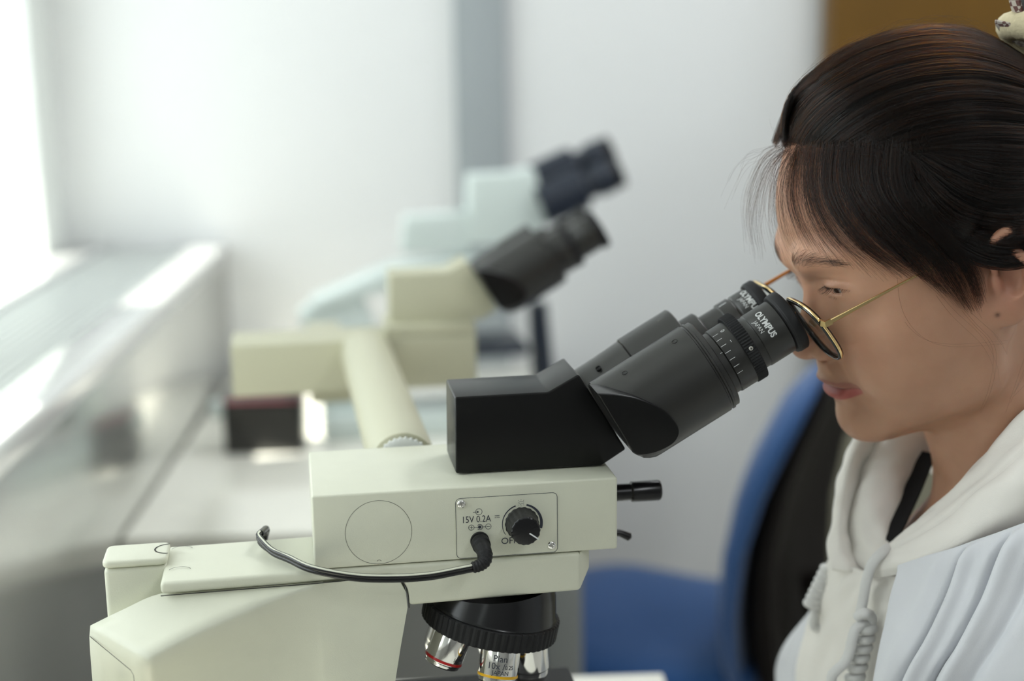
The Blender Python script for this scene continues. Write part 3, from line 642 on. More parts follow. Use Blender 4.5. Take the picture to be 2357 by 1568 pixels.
fin('bright_spot_cap', lathe(soft([(0, 0.017), (0.010, 0.016), (0.024, 0.010), (0.026, 0.001)], 0.001), T2(-0.055, 0.652, -0.0236), (0, 0, 1), seg=32), M['cream_far'], m2)  # cap added in place of a sunlit spot on the box

# third microscope, further back
m3 = empty('microscope', mw(0.25, 1.38, ZB-P0.z), A0, 'blurred pale green microscope with blue black eyepieces near the back wall', 'microscope')
def T3(x, y, z): return (x-0.25, y-1.38, z+ZO)
prism3 = [(0.270, -0.030), (0.276, 0.0780), (0.345, 0.0800), (0.378, 0.0870), (0.398, 0.012), (0.384, -0.035)]
fin('viewing_head', prism(prism3, 1.345, 1.405, T3, 0.003, 3), M['pale'], m3)
fin('head_arm', prism([(0.165, -0.040), (0.172, 0.016), (0.275, 0.020), (0.275, -0.045)], 1.350, 1.400, T3, 0.003, 3), M['pale'], m3)
fin('arm_plate', prism([(0.02, -0.128), (0.02, -0.112), (0.150, -0.060), (0.375, -0.045), (0.375, -0.080), (0.150, -0.095)], 1.335, 1.415, T3, 0.005, 3), M['pale'], m3)
fin('stand_column', prism([(0.035, -0.30), (0.00, -0.128), (0.10, -0.105), (0.12, -0.15), (0.09, -0.30)], 1.345, 1.410, T3, 0.005, 3), M['pale'], m3)
fin('base_foot', box(0.03, 0.36, 1.32, 1.43, -0.3323, -0.292, 0.006, 3, fn=T3), M['pale'], m3)
fin('nosepiece', lathe(soft([(0, 0.036), (0.03, 0.040), (0.06, 0.022)], 0.001), T3(0.27, 1.375, -0.08), (0.1, 0, -1), seg=40), M['black'], m3)
fin('stage', box(0.18, 0.36, 1.31, 1.44, -0.205, -0.190, 0.002, 2, fn=T3), M['navy'], m3)
fin('stage_bracket', box(0.07, 0.20, 1.345, 1.405, -0.25, -0.205, 0.004, 2, fn=T3), M['black'], m3)
t3 = math.radians(22); U3 = V((math.cos(t3), 0, math.sin(t3)))
for i, (yy, z0) in enumerate(((1.352, 0.026), (1.412, 0.055))):
    c = V(T3(0.388, yy, z0))
    tb = fin('eyepiece_tube', lathe(soft([(0, 0.033), (0.075, 0.034), (0.078, 0.025)], 0.0015), c, U3, seg=36), M['navy'], m3)
    ep3 = fin('eyepiece', lathe(soft([(0.070, 0.022), (0.095, 0.022), (0.097, 0.026), (0.125, 0.027), (0.128, 0.020)], 0.001), c, U3, seg=36), M['navy'], m3)
    fin('eyecup', lathe(soft([(0.126, 0.024), (0.140, 0.026), (0.142, 0.015)], 0.001), c, U3, seg=36), M['black_matte'], ep3)
fin('focus_column', lathe(soft([(0, 0.020), (0.16, 0.016)], 0.001), T3(0.395, 1.372, -0.2925+0.0), (-0.06, 0, 1), seg=24), M['navy'], m3)

# black box on the far bench
eb = empty('equipment_box', (-0.302, 2.155, ZB), 0.0, 'blurred black equipment box with red top edge on the far bench', 'box')
fin('body', box(-0.06, 0.06, -0.035, 0.035, 0.0, 0.082, 0.004), M['black'], eb)
fin('red_edge', box(-0.061, 0.061, -0.036, 0.036, 0.082, 0.085, 0.001), M['red_trim'], eb)
fin('lid', box(-0.060, 0.060, -0.035, 0.035, 0.085, 0.089, 0.001), M['black'], eb)
fin('clear_knob', lathe(soft([(0, 0.016), (0.018, 0.016), (0.021, 0.010)], 0.002), (-0.060, -0.015, 0.068), (-1, 0, 0), seg=28), M['pale'], eb)

# blue swivel chair at the next place
ch = empty('swivel_chair', (0.275, 2.02, 0), math.radians(-30), 'blue fabric swivel chair with black back shell behind the microscope', 'chair')
def pad(pts, thick_dir, th, name, mm, parent, sub=2):
    pass
def cushion(w, d, h, curve, name, mm, parent, mt, nx=14, ny=14):
    """Rounded superellipse cushion, bowed by curve along its length; mt maps local -> parent space."""
    bm = bmesh.new(); g = {}
    n = 40; rings = 9; rows = []
    for sgn in (1, -1):
        for j in range(rings):
            pass
    prof = [(0.0, 0.5), (0.6, 0.5), (0.85, 0.46), (0.96, 0.32), (1.0, 0.0), (0.96, -0.32), (0.85, -0.46), (0.6, -0.5), (0.0, -0.5)]
    prev = None
    for rr, hh in prof:
        ring = []
        if rr == 0: ring = [bm.verts.new(mt(V((0, 0, hh*h + curve(0, 0)))))]
        else:
            for k in range(n):
                a = 2*PI*k/n; c, s = math.cos(a), math.sin(a)
                x = math.copysign(abs(c)**0.5, c)*w/2*rr; y = math.copysign(abs(s)**0.5, s)*d/2*rr
                ring.append(bm.verts.new(mt(V((x, y, hh*h + curve(x/(w/2), y/(d/2)))))))
        if prev is not None:
            for k in range(n):
                a, b = prev[k % len(prev)], prev[(k+1) % len(prev)]; c_, d_ = ring[k % len(ring)], ring[(k+1) % len(ring)]
                fs = [a, b, d_, c_]; u = []
                for q in fs:
                    if q not in u: u.append(q)
                if len(u) > 2: bm.faces.new(u)
        prev = ring
    return fin(name, bm, mm, parent, ang=60)
cushion(0.42, 0.44, 0.085, lambda x, y: 0.018*x*x-0.02*max(0, -x-0.5), 'seat', M['chair_blue'], ch, lambda p: (p.x+0.01, p.y, p.z+0.470))
cushion(0.40, 0.42, 0.03, lambda x, y: 0.0, 'seat_shell', M['chair_black'], ch, lambda p: (p.x+0.01, p.y, p.z+0.420))
def backmap(dx):
    # local x -> up, y -> lateral, z -> thickness (towards -x of the chair); bowed forward at the lumbar height
    def f(p):
        u = p.x; v = u/0.24
        return (0.170+dx+0.060*v*v+0.035*v - p.z*(1+0.45*v*(1 if dx < 0.01 else -0.6)), p.y, 0.69+u)
    return f
cushion(0.48, 0.38, 0.034, lambda x, y: -0.03*y*y, 'backrest', M['chair_blue'], ch, backmap(0.0))
cushion(0.47, 0.31, 0.04, lambda x, y: -0.03*y*y, 'back_shell', M['chair_black'], ch, backmap(0.030))
fin('back_bar', tube(catmull([(0.05, 0, 0.39), (0.20, 0, 0.40), (0.275, 0, 0.48), (0.255, 0, 0.62)], 6), 0.02, 12), M['chair_black'], ch)
fin('gas_column', lathe(soft([(0, 0.03), (0.2, 0.03), (0.2, 0.018), (0.34, 0.018)], 0.001), (0.01, 0, 0.085), (0, 0, 1), seg=24), M['chair_black'], ch)
for k in range(5):
    a = 2*PI*k/5+0.3; c, s = math.cos(a), math.sin(a)
    lg = fin('leg', tube([(0.01, 0, 0.105), (0.01+0.15*c, 0.15*s, 0.10), (0.01+0.27*c, 0.27*s, 0.075)], [0.026, 0.02, 0.014], 10), M['chair_black'], ch)
    fin('caster', lathe(soft([(-0.018, 0.026), (0.018, 0.026)], 0.004), (0.01+0.27*c, 0.27*s, 0.029), (-s, c, 0), seg=20), M['chair_black'], lg)

# ------------------------------------------------------------------ the person
HP = math.radians(17.0); HCs, HSn = math.cos(HP), math.sin(HP)
PX0, PY0 = 0.60, 0.052
person = empty('person', tuple(mw(PX0, PY0, -P0.z)), A0, 'person in gold-rimmed glasses and white hoodie bending to the near microscope eyepieces', 'person')
def h2m(F, U, L): return (0.342+(-HCs*F-HSn*U)/1000, 0.052-L/1000, 0.115+(-HSn*F+HCs*U)/1000)       # head frame (mm) -> microscope frame
def m2h(x, y, z):
    dx, dz = (x-0.342)*1000, (z-0.115)*1000
    return (-HCs*dx-HSn*dz, -HSn*dx+HCs*dz, (0.052-y)*1000)
def m2p(x, y, z): return (x-PX0, y-PY0, z+P0.z)                                                     # -> person's own frame
def H(F, U, L): return m2p(*h2m(F, U, L))
RC, UC, FC, NYa, LXa, P0a = map(np.array, (RGT, UPV, FWD, NY, LX, P0))
def px_ray(x, y): return FC + RC*((x-1178.5)/3274.0) - UC*((y-784.0)/3274.0)
CAMP = np.array((0, 0, HC))
def at(x, y, L):
    """point on the vertical plane L mm to the near side of the face's middle, in the person's frame"""
    d = px_ray(x, y); o = P0a + NYa*(0.052-L/1000.0); k = np.dot(o-CAMP, NYa)/np.dot(d, NYa); q = CAMP+d*k-P0a
    return np.array(m2p(q@LXa, q@NYa, q[2]))

class SDF:
    def __init__(s, lo, hi, h):
        s.lo = np.array(lo, float); s.h = h; s.n = np.ceil((np.array(hi)-s.lo)/h).astype(int)+1
        s.ax = [s.lo[i]+h*np.arange(s.n[i]) for i in range(3)]
        s.D = np.full(s.n, 60.0, np.float32)
    def box(s, lo, hi):
        a = np.clip(np.floor((np.array(lo)-s.lo)/s.h).astype(int), 0, s.n-1); b = np.clip(np.ceil((np.array(hi)-s.lo)/s.h).astype(int)+1, 1, s.n)
        return tuple(slice(i, j) for i, j in zip(a, b))
    def grid(s, sl): return np.meshgrid(*[s.ax[i][sl[i]].astype(np.float32) for i in range(3)], indexing='ij', sparse=True)
    def put(s, lo, hi, fn, k, op='add', sym=True):
        m = 14+k; los = np.array(lo, float)-m; his = np.array(hi, float)+m
        for sg in ((1, -1) if sym else (1,)):
            l, h = los.copy(), his.copy()
            if sg < 0: l[2], h[2] = -his[2], -los[2]
            sl = s.box(l, h)
            if any(q.stop <= q.start for q in sl): continue
            F, U, L = s.grid(sl); d = fn(F, U, L*sg); D = s.D[sl]
            if op == 'add':
                hh = np.maximum(k-np.abs(D-d), 0)/max(k, 1e-6); s.D[sl] = np.minimum(D, d)-hh*hh*k*0.25
            elif op == 'sub':
                d = -d; hh = np.maximum(k-np.abs(D-d), 0)/max(k, 1e-6); s.D[sl] = np.maximum(D, d)+hh*hh*k*0.25
            elif op == 'and':
                hh = np.maximum(k-np.abs(D-d), 0)/max(k, 1e-6); s.D[sl] = np.maximum(D, d)+hh*hh*k*0.25
    def ell(s, c, r, k=8, op='add', rot=None):
        c = np.array(c, float); r = np.array(r, float); R = max(r) if rot is not None else None
        def fn(F, U, L):
            a, b, e = F-c[0], U-c[1], L-c[2]
            if rot is not None:
                ax, an = rot; an = math.radians(an); q, w = math.cos(an), math.sin(an)
                if ax == 'L': a, b = a*q+b*w, -a*w+b*q
                elif ax == 'U': a, e = a*q+e*w, -a*w+e*q
                else: b, e = b*q+e*w, -b*w+e*q
            k0 = np.sqrt((a/r[0])**2+(b/r[1])**2+(e/r[2])**2); k1 = np.sqrt((a/r[0]**2)**2+(b/r[1]**2)**2+(e/r[2]**2)**2)+1e-9
            return (k0*(k0-1)/k1).astype(np.float32)
        rr = r if R is None else np.array((R, R, R))
        s.put(c-rr, c+rr, fn, k, op, sym=abs(c[2]) > 1e-6)
    def cap(s, a, b, ra, rb, k=8, op='add'):
        a = np.array(a, float); b = np.array(b, float); ab = b-a; l2 = ab@ab+1e-9
        def fn(F, U, L):
            t = np.clip(((F-a[0])*ab[0]+(U-a[1])*ab[1]+(L-a[2])*ab[2])/l2, 0, 1)
            return (np.sqrt((F-a[0]-t*ab[0])**2+(U-a[1]-t*ab[1])**2+(L-a[2]-t*ab[2])**2)-(ra+(rb-ra)*t)).astype(np.float32)
        m = max(ra, rb); s.put(np.minimum(a, b)-m, np.maximum(a, b)+m, fn, k, op, sym=max(abs(a[2]), abs(b[2])) > 1e-6)
    def chain(s, pts, rs, k=3, op='add', n=4):
        P = catmull(pts, n); R = catmull([(r,) for r in rs], n)
        for i in range(len(P)-1): s.cap(P[i], P[i+1], float(R[i][0]), float(R[i+1][0]), k, op)
    def mesh(s):
        D = s.D.copy()
        for i in range(3):
            sl = [slice(None)]*3
            for e in (0, -1): sl[i] = e; D[tuple(sl)] = np.maximum(D[tuple(sl)], 0.5)
        n = s.n; c = [slice(0, -1), slice(1, None)]
        neg = D < 0; cnt = np.zeros(n-1, np.int8)
        for i in (0, 1):
            for j in (0, 1):
                for k in (0, 1): cnt += neg[c[i], c[j], c[k]]
        act = (cnt > 0) & (cnt < 8); I = np.argwhere(act); idx = np.full(n-1, -1, np.int32); idx[act] = np.arange(len(I))
        pos = np.zeros((len(I), 3)); w = np.zeros(len(I))
        cor = [(i, j, k) for i in (0, 1) for j in (0, 1) for k in (0, 1)]
        val = {q: D[I[:, 0]+q[0], I[:, 1]+q[1], I[:, 2]+q[2]].astype(float) for q in cor}
        for a in cor:
            for ax in range(3):
                if a[ax]: continue
                b = list(a); b[ax] = 1; b = tuple(b); va, vb = val[a], val[b]; m = (va < 0) != (vb < 0)
                t = np.where(m, va/(va-vb+1e-12), 0); p = np.array(a, float)+np.outer(t, np.eye(3)[ax])
                pos[m] += p[m]; w[m] += 1
        pos = s.lo+(I+pos/w[:, None])*s.h
        faces = []
        for ax in range(3):
            o = [q for q in range(3) if q != ax]
            sa = [slice(1, -1)]*3; sb = [slice(1, -1)]*3; sa[ax] = slice(0, -1); sb[ax] = slice(1, None)
            A, B = neg[tuple(sa)], neg[tuple(sb)]; E = np.argwhere(A != B); flip = A[A != B]
            E = E+1; E[:, ax] -= 1
            def at_(du, dv):
                q = E.copy(); q[:, o[0]] += du; q[:, o[1]] += dv; return idx[q[:, 0], q[:, 1], q[:, 2]]
            f = np.stack([at_(-1, -1), at_(0, -1), at_(0, 0), at_(-1, 0)], 1)
            if ax == 1: flip = ~flip
            f[~flip] = f[~flip][:, ::-1]; faces.append(f)
        f = np.concatenate(faces); f = f[(f >= 0).all(1)]
        a, b, c_, d_ = (pos[f[:, q]] for q in range(4)); vol = (np.cross(b-a, c_-a)*a).sum()+(np.cross(c_-a, d_-a)*a).sum()
        if vol > 0: f = f[:, ::-1]                     # head frame -> person frame mirrors once
        return pos, f
def interp(x, xs, ys): return np.interp(x, xs, ys)
PROF = [(-130, -32), (-124, -24), (-121.5, -16), (-118.5, -10.5), (-115, -6), (-110, -2.6), (-105, -1.6), (-100, -2.0), (-96, -2.8), (-93, -2.6), (-89, -1.2), (-86, -.8), (-80, -.5), (-76, 0.6), (-70, 2.8), (-64, 4.8), (-58, 5.2), (-55, 5.6), (-53, 8.5), (-50, 13.5), (-47, 18), (-43, 20.2), (-39, 19.6), (-33, 16), (-25, 10.8), (-16, 5.8), (-8, 1.9), (-2, .2), (5, 1.0), (15, 1.5), (25, -1), (35, -4), (45, -8), (60, -14), (75, -24), (95, -34)]
PW = [(-130, 8), (-124, 10), (-115, 13), (-105, 14), (-96, 14), (-88, 17), (-76, 20), (-66, 17), (-57, 10), (-52, 5.5), (-47, 7), (-43, 7.5), (-33, 6.5), (-22, 5.5), (-10, 5.5), (0, 7), (10, 14), (25, 32), (45, 42), (95, 44)]
PC = [(-130, .02), (-115, .018), (-100, .012), (-88, .010), (-76, .0105), (-64, .012), (-56, .02), (-52, .05), (-43, .055), (-30, .06), (-10, .05), (0, .03), (12, .006), (30, .0035), (95, .004)]
_pu = np.arange(-130, 96, 1.0); _pf = interp(_pu, *zip(*PROF)); _pf = np.convolve(np.pad(_pf, 2, 'edge'), [.1, .2, .4, .2, .1], 'valid'); _pg = np.gradient(_pf)
def lip_bulge(U, L):
    f = np.sqrt(np.maximum(1-(L/29.0)**2, 0.02)); v = (U+76.0+0.0016*L*L)/f
    up = 4.9*np.exp(-((v-5.2)/4.2)**2); lo = 5.4*np.exp(-((v+6.0)/4.8)**2); cr = -2.2*np.exp(-((v)/1.15)**2)
    return (up+lo+cr)*np.clip((29-np.abs(L))/8, 0, 1)
def keel(F, U, L):
    u = np.clip(U, -130, 95); p = np.interp(u, _pu, _pf)-np.interp(u, *zip(*PC))*L*L+lip_bulge(U, L); g = np.interp(u, _pu, _pg)
    d = (F-p)/np.sqrt(1+np.minimum(g*g, 3)); w = np.abs(L)-np.interp(u, *zip(*PW)); k = 5.0
    hh = np.maximum(k-np.abs(d-w), 0)/k; d = np.maximum(d, w)+hh*hh*k*0.25
    d = np.maximum(d, np.maximum(-60-F, np.maximum(U-95, -126-U)))
    return d.astype(np.float32)
def build_body():
    S = SDF((-190, -330, -104), (34, 134, 104), 1.2)
    S.ell((-92, 45, 0), (92, 82, 78), 1)
    S.ell((-47, 32, 0), (48.5, 50, 58), 14)
    S.ell((-62, -38, 0), (60, 84, 61), 16)
    S.ell((-40, -34, 36), (27, 24, 26), 18)             # cheekbone
    S.ell((-48, -64, 34), (36, 36, 26), 20)             # cheek
    S.ell((-66, -25, 56), (34, 46, 16), 16)             # side of the face before the ear
    S.ell((-74, -66, 46), (26, 40, 16), 18)
    S.ell((-52, 22, 48), (30, 40, 22), 18)              # temple
    S.cap((-84, -86, 50), (-22, -108, 10), 13, 15, 16)  # jaw
    S.cap((-90, -50, 60), (-84, -88, 51), 10, 12, 14)
    S.ell((-16, -106, 0), (16, 16, 20), 8)
    S.cap((-100, -50, 0), (-119, -225, 0), 49, 53, 16)  # neck
    S.ell((-70, -112, 0), (40, 14, 30), 10)
    S.ell((-113, -345, 0), (148, 165, 112), 22)         # chest
    S.cap((-66, -219, 12), (-112, -232, 74), 10, 12, 10)   # collar bones
    S.cap((-102, -115, 48), (-64, -205, 10), 9, 7, 14)   # neck muscle
    S.ell((7, -4, 38), (12, 9, 16), 14, 'sub')         # eye sockets
    S.put((-60, -126, -46), (22, 95, 46), keel, 9, 'add', sym=False)
    S.chain([(-5, 17, 8), (-6, 20, 18), (-11, 22, 32), (-20, 22, 46), (-34, 16, 58)], [4.5, 5.0, 5.5, 5.0, 4.0], 14, 'add', 3)      # brow ridge
    S.ell((2, -46, 12.5), (9.5, 8.5, 6.5), 5)           # wings of the nose
    S.ell((11, -44, 0), (9, 8.5, 9.5), 5)
    S.ell((6, -54, 6.2), (6, 3.6, 3.2), 2, 'sub')       # nostrils
    # eyelids: domes over the eyeball, crease above, slit
    S.ell((-25.5, -3.0, 34.5), (18.0, 16.5, 23), 13)
    S.chain([(-9.3, -3.8, 20), (-6.6, -2.4, 28), (-7.8, -2.0, 37), (-13.8, -1.5, 46), (-21.0, -0.6, 53.5)], [0.6, 2.2, 2.6, 2.1, 0.5], 0.9, 'sub', 4)
    S.chain([(-8.2, -0.2, 20), (-5.5, 0.8, 29), (-6.5, 1.4, 38), (-12.9, 1.5, 47), (-21.2, 0.8, 55)], [0.4, 0.8, 0.9, 0.8, 0.3], 1.8, 'add', 4)   # lid margin
    S.chain([(-10.2, -6.2, 20), (-7.7, -6.2, 29), (-8.8, -6.1, 38), (-14.5, -5.0, 47), (-21.6, -2.6, 54)], [0.4, 0.8, 0.8, 0.7, 0.3], 2.0, 'add', 4)
    S.ell((-99, -26, 54), (26, 44, 17), 10)
    # ears
    E = lambda *p: (p[0]-6, p[1], p[2])
    S.ell(E(-108, -19, 74), (14, 27, 4.2), 4, rot=('U', -22))
    S.chain([E(-94, -14, 76), E(-94, 2, 78.5), E(-103, 9.5, 81.5), E(-114, 8, 84.5), E(-122, -4, 87), E(-121, -20, 85.5), E(-114, -36, 81)], [2.2, 3.1, 3.3, 3.3, 3.2, 3.0, 2.6], 2)
    S.chain([E(-104, -1, 80), E(-111, -10, 83), E(-111, -24, 82.5), E(-105, -34, 79)], [2.6, 3.0, 3.0, 2.6], 2.5)
    S.ell((-104, -42, 74.5), (13, 12, 4.4), 5, rot=('U', -15))
    S.ell((-99.5, -23, 74), (4.0, 7, 4.0), 4)
    S.ell(E(-103, -24, 81), (6.5, 9.5, 6.5), 2.5, 'sub')
    return S
S = build_body()
bpos, bf_ = S.mesh()
def skin_cols(p):
    F, U, L = p[:, 0], p[:, 1], p[:, 2]
    base = np.tile(np.array((0.46, 0.258, 0.168)), (len(p), 1))
    def mix(col, a):
        nonlocal base
        a = np.clip(a, 0, 1)[:, None]; base = base*(1-a)+np.array(col)*a
    g = lambda c, r: np.exp(-(((F-c[0])/r[0])**2+((U-c[1])/r[1])**2+((np.abs(L)-c[2])/r[2])**2))
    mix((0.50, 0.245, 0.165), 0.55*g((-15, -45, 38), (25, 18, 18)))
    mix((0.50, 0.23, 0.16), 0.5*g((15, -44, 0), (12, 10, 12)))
    mix((0.29, 0.15, 0.095), 0.75*g((-8, 0, 36), (12, 7, 20)))  # eyelid tint, deepened to stand in for shade below the brow
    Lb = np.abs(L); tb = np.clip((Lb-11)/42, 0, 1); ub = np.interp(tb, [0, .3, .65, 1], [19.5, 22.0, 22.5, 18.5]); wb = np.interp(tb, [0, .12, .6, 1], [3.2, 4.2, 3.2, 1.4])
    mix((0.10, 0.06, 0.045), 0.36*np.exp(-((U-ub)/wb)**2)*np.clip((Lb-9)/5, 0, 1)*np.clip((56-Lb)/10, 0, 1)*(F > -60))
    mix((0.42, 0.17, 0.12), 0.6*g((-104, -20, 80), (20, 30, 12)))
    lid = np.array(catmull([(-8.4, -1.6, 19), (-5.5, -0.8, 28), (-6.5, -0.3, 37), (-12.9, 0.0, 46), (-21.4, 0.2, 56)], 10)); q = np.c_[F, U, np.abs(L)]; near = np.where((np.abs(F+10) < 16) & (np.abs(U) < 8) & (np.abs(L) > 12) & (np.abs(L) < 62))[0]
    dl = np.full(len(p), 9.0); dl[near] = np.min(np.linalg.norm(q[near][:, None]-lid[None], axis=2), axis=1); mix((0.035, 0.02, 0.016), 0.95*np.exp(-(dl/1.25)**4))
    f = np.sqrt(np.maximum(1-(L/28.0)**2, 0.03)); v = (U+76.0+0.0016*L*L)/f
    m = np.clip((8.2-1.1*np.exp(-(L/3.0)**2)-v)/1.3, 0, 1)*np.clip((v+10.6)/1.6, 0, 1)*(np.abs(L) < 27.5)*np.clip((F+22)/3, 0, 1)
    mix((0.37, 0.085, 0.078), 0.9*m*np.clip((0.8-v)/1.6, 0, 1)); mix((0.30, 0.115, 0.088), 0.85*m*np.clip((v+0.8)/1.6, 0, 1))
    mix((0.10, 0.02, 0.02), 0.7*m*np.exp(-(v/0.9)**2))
    mix((0.09, 0.045, 0.03), 0.95*np.exp(-(((F+95)/1.6)**2+((U+43)/1.6)**2))*(L > 60))    # mole by the ear lobe
    return np.c_[base, np.ones(len(p))]
def sdf_mesh(name, pos, faces, m, parent, cols=None):
    me = bpy.data.meshes.new(name); P = np.array(H(pos[:, 0], pos[:, 1], pos[:, 2])).T
    me.vertices.add(len(P)); me.vertices.foreach_set('co', P.astype(np.float32).ravel())
    me.loops.add(faces.size); me.loops.foreach_set('vertex_index', faces.astype(np.int32).ravel())
    me.polygons.add(len(faces)); me.polygons.foreach_set('loop_start', np.arange(0, faces.size, 4, dtype=np.int32)); 
    me.update(calc_edges=True); me.validate()
    me.polygons.foreach_set('use_smooth', [True]*len(me.polygons)); me.materials.append(m)
    if cols is not None:
        at_ = me.color_attributes.new('skin_tone', 'FLOAT_COLOR', 'POINT'); at_.data.foreach_set('color', cols.astype(np.float32).ravel())
    o = bpy.data.objects.new(name, me); COL.objects.link(o); o.parent = parent
    return o
def smooth_pos(pos, faces, it=2, lam=0.5):
    E = np.concatenate([faces[:, [i, (i+1) % 4]] for i in range(4)]); 
    for _ in range(it):
        acc = np.zeros_like(pos); cnt = np.zeros(len(pos))
        for a, b in ((0, 1), (1, 0)):
            for q in range(3): acc[:, q] += np.bincount(E[:, a], pos[E[:, b], q], len(pos))
            cnt += np.bincount(E[:, a], minlength=len(pos))
        pos = pos*(1-lam)+lam*acc/np.maximum(cnt, 1)[:, None]
    return pos
bpos = smooth_pos(bpos, bf_, 2, 0.4)
def press(pos, line, w, depth):
    """fold line pressed into the face, given as (U, L) points on both sides"""
    q = np.array(catmull(line, 8)); sel = np.where((pos[:, 0] > -40) & (np.abs(pos[:, 1]) < 14) & (np.abs(pos[:, 2]) < 60))[0]; uv = np.c_[pos[sel, 1], np.abs(pos[sel, 2])]
    D = np.linalg.norm(uv[:, None]-q[None], axis=2); k = D.argmin(1); t = k/(len(q)-1); pos[sel, 0] -= depth*np.exp(-(D.min(1)/w)**2)*np.sin(PI*np.clip(t, 0.02, 0.98))**0.6
press(bpos, [(3.4, 21), (5.2, 28), (5.9, 38), (5.2, 47), (3.4, 53)], 0.9, 0.9)
def skin_mat():
    m = mat('skin', (0.5, 0.3, 0.2), 0.46, spec=0.42, sss=0.35, sssr=(1.0, 0.36, 0.18), bump=(900, 0.18, 0.0004))
    nt = m.node_tree; a = nt.nodes.new('ShaderNodeVertexColor'); a.layer_name = 'skin_tone'
    n = nt.nodes.new('ShaderNodeTexNoise'); n.inputs['Scale'].default_value = 55; n.inputs['Detail'].default_value = 5
    tc = nt.nodes.new('ShaderNodeTexCoord'); nt.links.new(tc.outputs['Object'], n.inputs['Vector'])
    mx = nt.nodes.new('ShaderNodeMix'); mx.data_type = 'RGBA'; mx.blend_type = 'MULTIPLY'; mx.inputs[0].default_value = 0.22
    cr = nt.nodes.new('ShaderNodeValToRGB'); cr.color_ramp.elements[0].position = 0.35; cr.color_ramp.elements[0].color = (0.72, 0.6, 0.55, 1); cr.color_ramp.elements[1].position = 0.6; cr.color_ramp.elements[1].color = (1, 1, 1, 1)
    nt.links.new(n.outputs['Fac'], cr.inputs[0]); nt.links.new(a.outputs['Color'], mx.inputs[6]); nt.links.new(cr.outputs['Color'], mx.inputs[7])
    nt.links.new(mx.outputs[2], nt.nodes['Principled BSDF'].inputs['Base Color'])
    return m
M['skin'] = skin_mat()
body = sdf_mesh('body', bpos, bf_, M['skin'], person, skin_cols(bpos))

# eyeballs
M['eye'] = None
def eye_mat():
    m = mat('eye_surface', (0.7, 0.66, 0.6), 0.08, spec=0.6, coat=1.0, coatr=0.02); nt = m.node_tree
    a = nt.nodes.new('ShaderNodeVertexColor'); a.layer_name = 'tone'; nt.links.new(a.outputs['Color'], nt.nodes['Principled BSDF'].inputs['Base Color']); return m
M['eye'] = eye_mat()
for sg in (1, -1):
    c = V(H(-22.0, -2.2, 33.5*sg)); q = V(H(-22+math.cos(math.radians(14)), -2.2-math.sin(math.radians(14)), 33.5*sg))-c
    R = 0.0136; pr = []; cl = []
    for i in range(33):
        th = PI*i/32; r = R*(1+0.045*math.exp(-(th/0.42)**4)); pr.append((r*math.cos(th), max(r*math.sin(th), 1e-5)))
        cl.append((0.006, 0.005, 0.005) if th < 0.16 else (0.030, 0.014, 0.008) if th < 0.49 else (0.34, 0.30, 0.27))  # eye white darkened in its colour to stand in for shade
    bm = lathe(pr, c, q, seg=32, cap=(False, False)); o = fin('eyeball', bm, M['eye'], person, ang=None)
    at_ = o.data.color_attributes.new('tone', 'FLOAT_COLOR', 'POINT')
    for i in range(33):
        for k in range(32): at_.data[i*32+k].color = (*cl[i], 1)

# hair mass under the strands
def hair_mass():
    S = SDF((-215, -110, -100), (10, 156, 100), 2.2)
    S.ell((-98, 43, 0), (103, 98, 83), 1); S.ell((-52, 88, 0), (38, 46, 46), 16); S.ell((-128, -25, 0), (60, 55, 66), 20)
    poly = np.array([(-10, 112), (-15, 94), (-30, 87), (-50, 77), (-65, 60), (-68, 38), (-66, 16), (-70, 2), (-80, -6), (-90, 2), (-98, 14), (-112, 19), (-124, 14), (-131, -10), (-134, -60), (-140, -90), (-300, -90), (-300, 300), (20, 300), (20, 112)], float)
    def fn(F, U, L):
        F, U = np.broadcast_arrays(F[:, :, 0], U[:, :, 0]); x, y = F, U; d = np.full(F.shape, 1e9); ins = np.zeros(F.shape, bool)
        for i in range(len(poly)):
            a, b = poly[i], poly[(i+1) % len(poly)]; e = b-a; t = np.clip(((x-a[0])*e[0]+(y-a[1])*e[1])/(e@e), 0, 1)
            d = np.minimum(d, np.hypot(x-a[0]-t*e[0], y-a[1]-t*e[1])); c = (a[1] > y) != (b[1] > y)
            ins ^= c & (x < (b[0]-a[0])*(y-a[1])/(b[1]-a[1]+1e-12)+a[0])
        return np.where(ins, -d, d).astype(np.float32)[:, :, None]+0*L
    K = SDF((-215, -110, -100), (10, 156, 100), 2.2); K.ell((-92, 45, 0), (92, 82, 78), 1); K.ell((-47, 32, 0), (48.5, 50, 58), 14); K.ell((-52, 22, 48), (30, 40, 22), 18); K.ell((-66, -25, 56), (34, 46, 16), 16)
    F, U, L = K.grid(tuple(slice(None) for _ in range(3))); d2 = fn(F, U, L); ramp = np.where(d2 < 0, np.clip(-d2*0.42, 0, 40)+0.8, -d2)
    S.D = np.maximum(S.D, K.D-ramp.astype(np.float32))
    S.put((-215, -110, -100), (10, 156, 100), fn, 4, 'and', sym=False)
    return S.mesh()
hpos, hf_ = hair_mass()
M['hair_base'] = mat('dark_hair_base', (0.008, 0.006, 0.005), 0.6, spec=0.25, bump=(240, 0.4, 0.001))
hm = sdf_mesh('hair', smooth_pos(hpos, hf_, 3), hf_, M['hair_base'], person)

